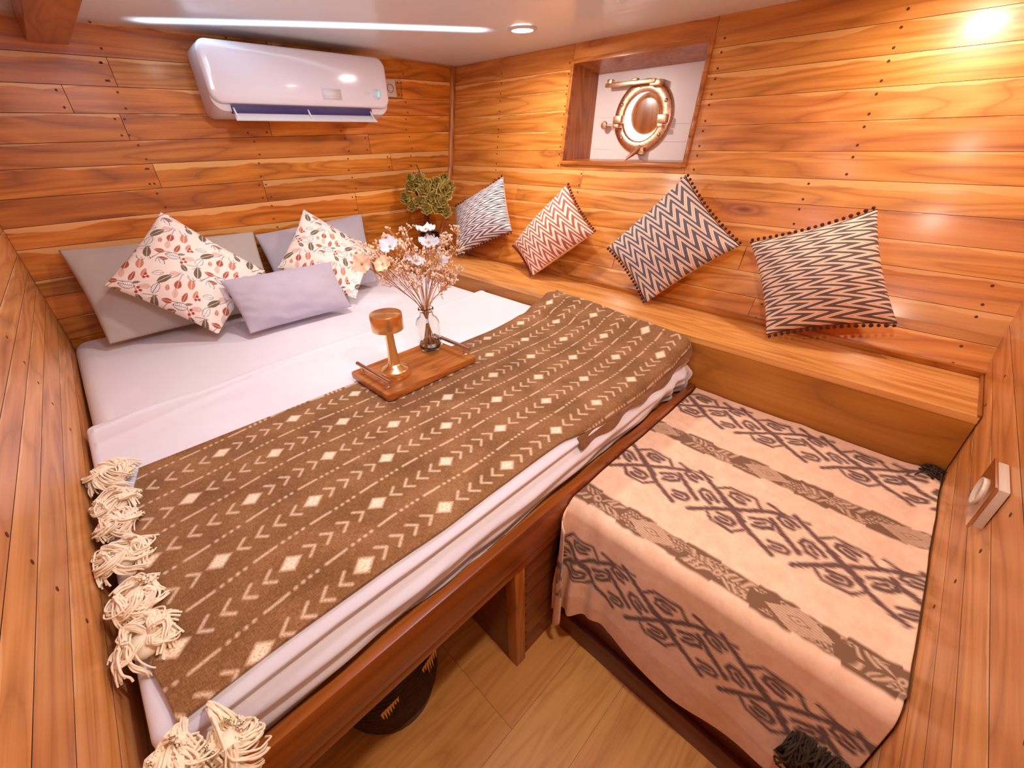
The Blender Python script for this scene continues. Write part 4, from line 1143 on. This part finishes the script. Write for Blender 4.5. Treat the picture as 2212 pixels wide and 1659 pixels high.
mb.build('board', M['tray'], tr, sharp=.8)
for x0, x1 in ((.654, .660), (.962, .970)):
    mb = MB().tube([(x0, -1.222, .768), (x1, -1.412, .768)], .0066, 12)
    for y_ in (-1.250, -1.384):
        xx = x0+(x1-x0)*(y_+1.222)/-.19
        mb.tube([(xx, y_, TZ1), (xx, y_, .768)], .005, 10); mb.lathe([(.009, 0), (.009, .002), (.005, .004)], (xx, y_, TZ1), 14)
    mb.build('bar_handle', M['steel'], tr, sharp=.8)

LX, LY = .724, -1.335; z0 = TZ1+.001
lp = thing('table_lamp', 'brushed gold cordless table lamp with a drum head, on the wooden tray', 'lamp', (LX, LY, z0))
MB().lathe([(.0, 0), (.043, 0), (.044, .003), (.044, .020), (.041, .025), (.026, .034), (.020, .042)], (LX, LY, z0), 48).build('base', M['gold'], lp, sharp=.6)
MB().lathe([(.019, .040), (.0165, .055), (.0135, .10), (.0125, .158), (.0135, .160), (.0, .160)], (LX, LY, z0), 40).build('stem', M['gold'], lp, sharp=.6)
MB().lathe([(.0, .157), (.046, .157), (.0475, .159), (.0475, .205), (.046, .208), (.0, .208)], (LX, LY, z0), 56).build('drum_head', M['gold'], lp, sharp=.5)

VX, VY = .912, -1.262
vs = thing('glass_vase', 'clear glass bottle vase holding the dried flowers, on the wooden tray', 'vase', (VX, VY, z0))
outp = [(.0, 0), (.030, 0), (.034, .004), (.040, .030), (.0425, .075), (.0425, .095), (.040, .108), (.033, .119), (.0245, .126), (.0225, .140), (.0235, .146), (.0265, .149), (.0265, .155), (.0225, .156)]
inp = [(.0195, .150), (.0195, .128), (.030, .117), (.037, .106), (.0395, .094), (.0395, .075), (.037, .030), (.031, .009), (.0, .007)]
MB().lathe(outp+inp, (VX, VY, z0), 40).build('bottle', M['glass'], vs)
MB().lathe([(.0, .0075), (.0308, .0095), (.0355, .026), (.0355, .030), (.0, .030)], (VX, VY, z0), 36).build('water', M['water'], vs)

# ------------------------------------------------------------------ dried flowers
mouth = Vector((VX, VY, z0+.15))
def sprig(tip, seed, label, fine=1.0, leaf=False):
    R = random.Random(seed); tip = Vector(tip)
    a = R.uniform(0, 2*PI); foot = Vector((VX-(tip.x-VX)*.16+R.uniform(-.008, .008), VY-(tip.y-VY)*.16+R.uniform(-.008, .008), z0+.013))
    mo = mouth+Vector((max(-.012, min(.012, (tip.x-VX)*.1)), max(-.012, min(.012, (tip.y-VY)*.1)), 0))
    main = catmull([foot, mo, mo.lerp(tip, .45)+Vector((R.uniform(-.01, .01), R.uniform(-.01, .01), .012)), tip], 7)
    mb = MB(); mb.tube(main, [.0013]*len(main), 5, 0, cap=False)
    nmain = len(main)
    def bud(p, r): mb.ball(p, r, 6, 4, 1, (1, 1, 1.25))
    def branch(p, d, L, lvl):
        q = p+d*L*.5+Vector((R.uniform(-.1, .1), R.uniform(-.1, .1), R.uniform(0, .15)))*L; e = p+d*L+Vector((0, 0, L*.15))
        mb.tube([p, q, e], [.0009, .0007, .0005], 4, 0, cap=False)
        if lvl == 0:
            for k in range(2): bud(e+Vector((R.uniform(-.004, .004), R.uniform(-.004, .004), R.uniform(-.002, .004))), .0018+R.random()*.0010)
            return
        for k in range(2):
            dd = (d+Vector((R.gauss(0, .55), R.gauss(0, .55), R.gauss(.1, .4)))).normalized()
            branch(q.lerp(e, R.uniform(0, 1)), dd, L*R.uniform(.45, .7), lvl-1)
        branch(e, (d+Vector((R.gauss(0, .3), R.gauss(0, .3), .2))).normalized(), L*.5, 0)
    for i in range(int(nmain*.6), nmain):
        p = main[i]; d0 = (main[i]-main[i-1]).normalized()
        for k in range(2 if i % 3 == 0 else 1):
            dd = (d0+Vector((R.gauss(0, .7), R.gauss(0, .7), R.gauss(0, .35)))).normalized()
            branch(p, dd, .034*R.uniform(.6, 1.25)*fine, 1 if i < nmain*.62 else 2)
    o = mb.build('dried_sprig', [M['stem'], M['bud']], None, loc=foot, recalc=False)
    tag(o, label, 'dried flowers', 'dried sprigs in the glass vase')
tips = [(.80, -1.16, 1.075), (.845, -1.22, 1.09), (.875, -1.30, 1.075), (.90, -1.20, 1.10), (.955, -1.28, 1.07), (1.00, -1.23, 1.075), (1.045, -1.29, 1.085), (1.055, -1.20, 1.02), (.82, -1.32, 1.03), (.77, -1.24, 1.06), (.93, -1.35, 1.04), (.985, -1.33, .99), (.865, -1.10, 1.06), (1.01, -1.14, 1.05)]
for i, t_ in enumerate(tips): sprig(t_, 100+i, 'dried tan sprig with tiny white buds standing in the glass vase')
sprig((1.045, -1.22, .93), 130, 'short dried sprig leaning out low to the right of the vase', .8)

def blossom(c, nrm, r, label, mat=M['petal'], seed=0, n=5, cup=.35):
    R = random.Random(seed); c = Vector(c); nrm = Vector(nrm).normalized(); a = nrm.orthogonal().normalized(); b = nrm.cross(a)
    foot = Vector((VX+(VX-c.x)*.10, VY+(VY-c.y)*.10, z0+.014)); mo = mouth+Vector(((c.x-VX)*.06, (c.y-VY)*.06, 0))
    t = thing('white_flower', label, 'flower', tuple(foot), 'silk flowers in the glass vase')
    main = catmull([foot, mo, mo.lerp(c, .5)+Vector((0, 0, .01)), c], 7)
    MB().tube(main, .0012, 6).build('stem', M['stemg'], t, recalc=False)
    for k in range(n):
        an = 2*PI*k/n+R.uniform(-.2, .2); d = a*math.cos(an)+b*math.sin(an); w_ = nrm.cross(d); mb = MB(); g = []
        for i in range(7):
            s_ = i/6; row = []
            for j in range(7):
                q = (j/6-.5)*2; wd = r*.50*(math.sin(min(1, s_*1.05)*PI*.78)**.8+.06)*(1-.12*(s_ > .95)*abs(q))
                row.append(c+d*(r*s_*(1-.10*q*q*s_))+w_*(wd*q)+nrm*(r*cup*s_**1.4*(1+.25*math.sin(q*4+k))-r*.10*q*q*s_+.06*r*math.sin(q*6+k)*s_))
            g += row
        f_ = [(i*7+j, (i+1)*7+j, (i+1)*7+j+1, i*7+j+1) for i in range(6) for j in range(6)]
        mb.add(g, f_); mb.build('petal', mat, t, recalc=False)
    MB().ball(c+nrm*.003, .0045, 8, 6).build('flower_centre', M['stem'], t)
blossom((.945, -1.27, 1.145), (-.1, -.15, 1), .031, 'topmost white flower of the bouquet, open and flat', seed=1)
blossom((.940, -1.285, 1.108), (-.1, -.35, .9), .033, 'white flower directly below the topmost one', seed=2)
blossom((.958, -1.30, 1.058), (.5, -.6, .3), .034, 'white flower with drooping narrow petals right of the centre', seed=3, n=3, cup=.7)
blossom((.812, -1.27, 1.115), (-.5, -.3, .8), .031, 'white flower high at the left of the bouquet', seed=4, cup=.55)
blossom((.880, -1.29, 1.062), (.1, -.4, .9), .029, 'white flower low in the middle of the bouquet', seed=5)
blossom((.775, -1.28, 1.072), (-.6, -.3, .7), .028, 'cream flower at the left edge of the bouquet', M['petalc'], seed=6)
blossom((.715, -1.27, 1.085), (-.7, -.5, .4), .030, 'cream flower farthest left on a long bare stem', M['petalc'], seed=7, n=4)

# ------------------------------------------------------------------ potted plant in the corner
PX, PY = 1.725, -.150
pp = thing('potted_plant', 'olive green crested plant in a glossy black pot in the corner of the ledge', 'plant', (PX, PY, .770))
MB().lathe([(.0, 0), (.052, 0), (.056, .01), (.060, .11), (.060, .120), (.055, .121), (.054, .112), (.0, .110)], (PX, PY, .771), 36).build('pot', M['black'], pp, sharp=.8)
MB().lathe([(.0, .004), (.05, .003), (.054, 0)], (PX, PY, .879), 24).build('pebbles', M['soil'], pp)
mb = MB(); R = random.Random(3)
mb.tube(catmull([(PX, PY, .88), (PX-.005, PY+.01, .95), (PX+.005, PY, 1.03)], 5), .016, 8)
tipsP = [(-.105, .05, 1.10), (-.06, .03, 1.16), (-.02, -.04, 1.12), (.02, -.09, 1.14), (.055, -.12, 1.11), (.01, .01, 1.19), (-.03, -.05, 1.05), (.03, -.06, 1.06), (.09, -.09, 1.15), (-.07, -.03, 1.08)]
for dx, dy, zz in tipsP:
    mb.tube(catmull([(PX, PY, .98+R.random()*.04), (PX+dx*.5, PY+dy*.5, (zz+1.0)/2), (PX+dx, PY+dy, zz)], 4), .006, 6)
mb.tube(catmull([(PX, PY, 1.15), (PX-.01, PY+.01, 1.22), (PX-.03, PY+.01, 1.27)], 4), .003, 5)
mb.build('trunk', M['trunk'], pp)
def crest(c, r, seed, nrm):
    """ruffled crest: a few nested wavy funnels"""
    R = random.Random(seed); V = []; F = []; RIM = []
    nrm = Vector(nrm).normalized(); a = nrm.orthogonal().normalized(); b = nrm.cross(a); c = Vector(c)
    for lay in range(4):
        n = 44; m = 6; sc = [1.0, .75, .5, .28][lay]; ph = R.random()*6; w1, w2 = R.randint(4, 6), R.randint(9, 12); base = len(V); lift = [.0, .25, .45, .6][lay]
        for i in range(m+1):
            s = i/m
            for j in range(n):
                an = 2*PI*j/n; ruf = s*s*(.28*math.sin(an*w1+ph)+.14*math.sin(an*w2+ph*2))
                rr = r*sc*s*(1+.10*math.sin(an*w1+ph+1)); hgt = r*(lift*.8+.35*s*(1-sc*.9)+ruf*.8-.25*s*s*sc)
                V.append(c+a*(rr*math.cos(an))+b*(rr*math.sin(an))+nrm*hgt); RIM.append(max(0, (s-.86)/.14)*.8)
        for i in range(m):
            for j in range(n): F.append((base+i*n+j, base+i*n+(j+1) % n, base+(i+1)*n+(j+1) % n, base+(i+1)*n+j))
    me = bpy.data.meshes.new('leaf_crest'); me.from_pydata([tuple(v) for v in V], [], F)
    me.attributes.new('rim', 'FLOAT', 'POINT').data.foreach_set('value', RIM)
    return finish('leaf_crest', me, M['leaf'], pp, None, True)
for i, (dx, dy, zz, r_) in enumerate([(-.115, .055, 1.105, .040), (-.075, .04, 1.165, .042), (-.04, .0, 1.20, .038), (-.045, -.045, 1.145, .045), (-.075, -.03, 1.085, .042), (-.015, -.075, 1.10, .048), (.0, -.10, 1.05, .040), (-.055, -.06, 1.05, .038),
        (.03, -.06, 1.175, .045), (.045, -.12, 1.135, .052), (.085, -.11, 1.16, .040), (.03, -.13, 1.03, .038), (-.02, -.02, 1.165, .045), (.10, -.05, 1.20, .030), (-.10, .02, 1.06, .034), (.01, -.13, 1.085, .040), (-.085, .03, 1.21, .026)]):
    crest((min(PX+dx, hx(zz)-.05), min(PY+dy-.02, -.05), zz), r_, 200+i, (dx*3-.25, dy*3-.45, .55))

# ------------------------------------------------------------------ wicker basket under the bed
bk_ = thing('wicker_basket', 'dark woven basket with ragged straw tufts in the shadow under the bed', 'basket', (.33, -1.735, 0))
mb = MB()
for i in range(15):
    z_ = .008+i*.0135; rr = .115+.020*math.sin(i/14*PI)
    pts = [(.33+rr*math.cos(2*PI*j/36), -1.735+rr*math.sin(2*PI*j/36)*.92, z_+.003*math.sin(j*1.9+i)) for j in range(37)]
    mb.tube(pts, .0085, 6, cap=False)
mb.build('woven_body', M['bask'], bk_)
MB().lathe([(.0, .0), (.118, .0), (.122, .10), (.112, .20), (.0, .195)], (.33, -1.735, .002), 32).build('inner_lining', M['black'], bk_)
def tuft(x, y, z, w_, h, yaw):
    mb = MB(); R = random.Random(int(x*1000)); n = 7
    for k in range(n):
        u = (k/(n-1)-.5)*w_; hh = h*(.35+.65*R.random())*(1.3-abs(k/(n-1)-.5)); c, s = math.cos(yaw), math.sin(yaw)
        p = lambda du, dz: (x+(u+du)*c, y+(u+du)*s-.002*k, z+dz)
        mb.add([p(-w_/n*.7, 0), p(w_/n*.7, 0), p(w_/n*.1, -hh), p(-w_/n*.1, -hh*.9)], [(0, 1, 2, 3)])
    mb.build('straw_tuft', M['straw'], bk_, recalc=False)
tuft(.400, -1.858, .235, .055, .06, .5); tuft(.275, -1.868, .215, .045, .05, .3)

# ------------------------------------------------------------------ lights
def light(name, typ, loc, power, col=(1, 1, 1), size=.1, rot=None, **k):
    d = bpy.data.lights.new(name, typ); d.energy = power; d.color = col
    if typ == 'AREA':
        d.shape = k.pop('shape', 'DISK'); d.size = size
        if 'size_y' in k: d.size_y = k.pop('size_y')
    elif typ in ('POINT', 'SPOT'): d.shadow_soft_size = size
    for a, v in k.items(): setattr(d, a, v)
    o = bpy.data.objects.new(name, d); COL.objects.link(o); o.location = loc
    if rot is not None: o.rotation_euler = rot
    return o
def aim(o, p):
    o.rotation_euler = (Vector(p)-o.location).to_track_quat('-Z', 'Y').to_euler()
WARM = (1, .88, .76)
for i, (x, y, e) in enumerate([(1.745, -.935, 6.5), (.80, -.90, 6.2), (1.87, -2.30, 4.6), (.62, -2.36, 8.0)]):
    light('downlight_lamp', 'AREA', (x, y, ZC-.022), e, WARM, .085, (0, 0, 0))
# cool daylight from the hatch over the cabin entrance
h = light('hatch_daylight', 'AREA', (.45, -1.75, 1.745), 9.5, (.70, .79, 1.0), .5, (0, 0, 0), shape='RECTANGLE', size_y=.45)
aim(h, (.75, -.70, .7))
# soft fill from the doorway behind the camera
dw = light('doorway_light', 'AREA', (.15, -2.88, 1.48), 1.2, (1, .72, .50), .45, None, shape='RECTANGLE', size_y=.5); aim(dw, (1.1, -1.0, .8))
# sunlight through the porthole onto the pillow corner
sp = light('porthole_sun', 'SPOT', (2.22, -1.25, 1.42), 26, (.85, .92, 1), .03, None, spot_size=math.radians(10), spot_blend=.6); aim(sp, (1.10, -.46, .72))
# unseen strip lamp added just under the ceiling to make its light streak
st = light('ceiling_streak', 'AREA', (1.13, -.46, ZC-.07), 1.1, (.70, .86, 1), 1.25, None, shape='RECTANGLE', size_y=.02, spread=math.radians(80))
st.rotation_euler = (PI, 0, math.atan2(-.85, 1.30))

wd = bpy.data.worlds.new('World'); SC.world = wd; wd.use_nodes = True
bg = wd.node_tree.nodes['Background']; bg.inputs[0].default_value = (1, .86, .76, 1); bg.inputs[1].default_value = .15

# ------------------------------------------------------------------ camera
cd = bpy.data.cameras.new('Camera'); cam = bpy.data.objects.new('Camera', cd); COL.objects.link(cam)
cd.sensor_width = 36; cd.lens = 901.53/2212*36; cd.clip_start = .01; cd.clip_end = 50
dv = Vector((0.60693798, 0.61275332, -0.50612217)); rv = Vector((0.70270989, -0.71123854, -0.01839962)); uvv = Vector((0.37124802, 0.34448963, 0.8622655))
Mx = Matrix((rv, uvv, -dv)).transposed().to_4x4(); Mx.translation = Vector((.1594, -2.4326, 1.3866))
cam.matrix_world = Mx
SC.camera = cam
SC.view_settings.view_transform = 'Standard'; SC.view_settings.look = 'None'; SC.view_settings.exposure = 0; SC.view_settings.gamma = 1
SC.cycles.max_bounces = 8; SC.cycles.diffuse_bounces = 5
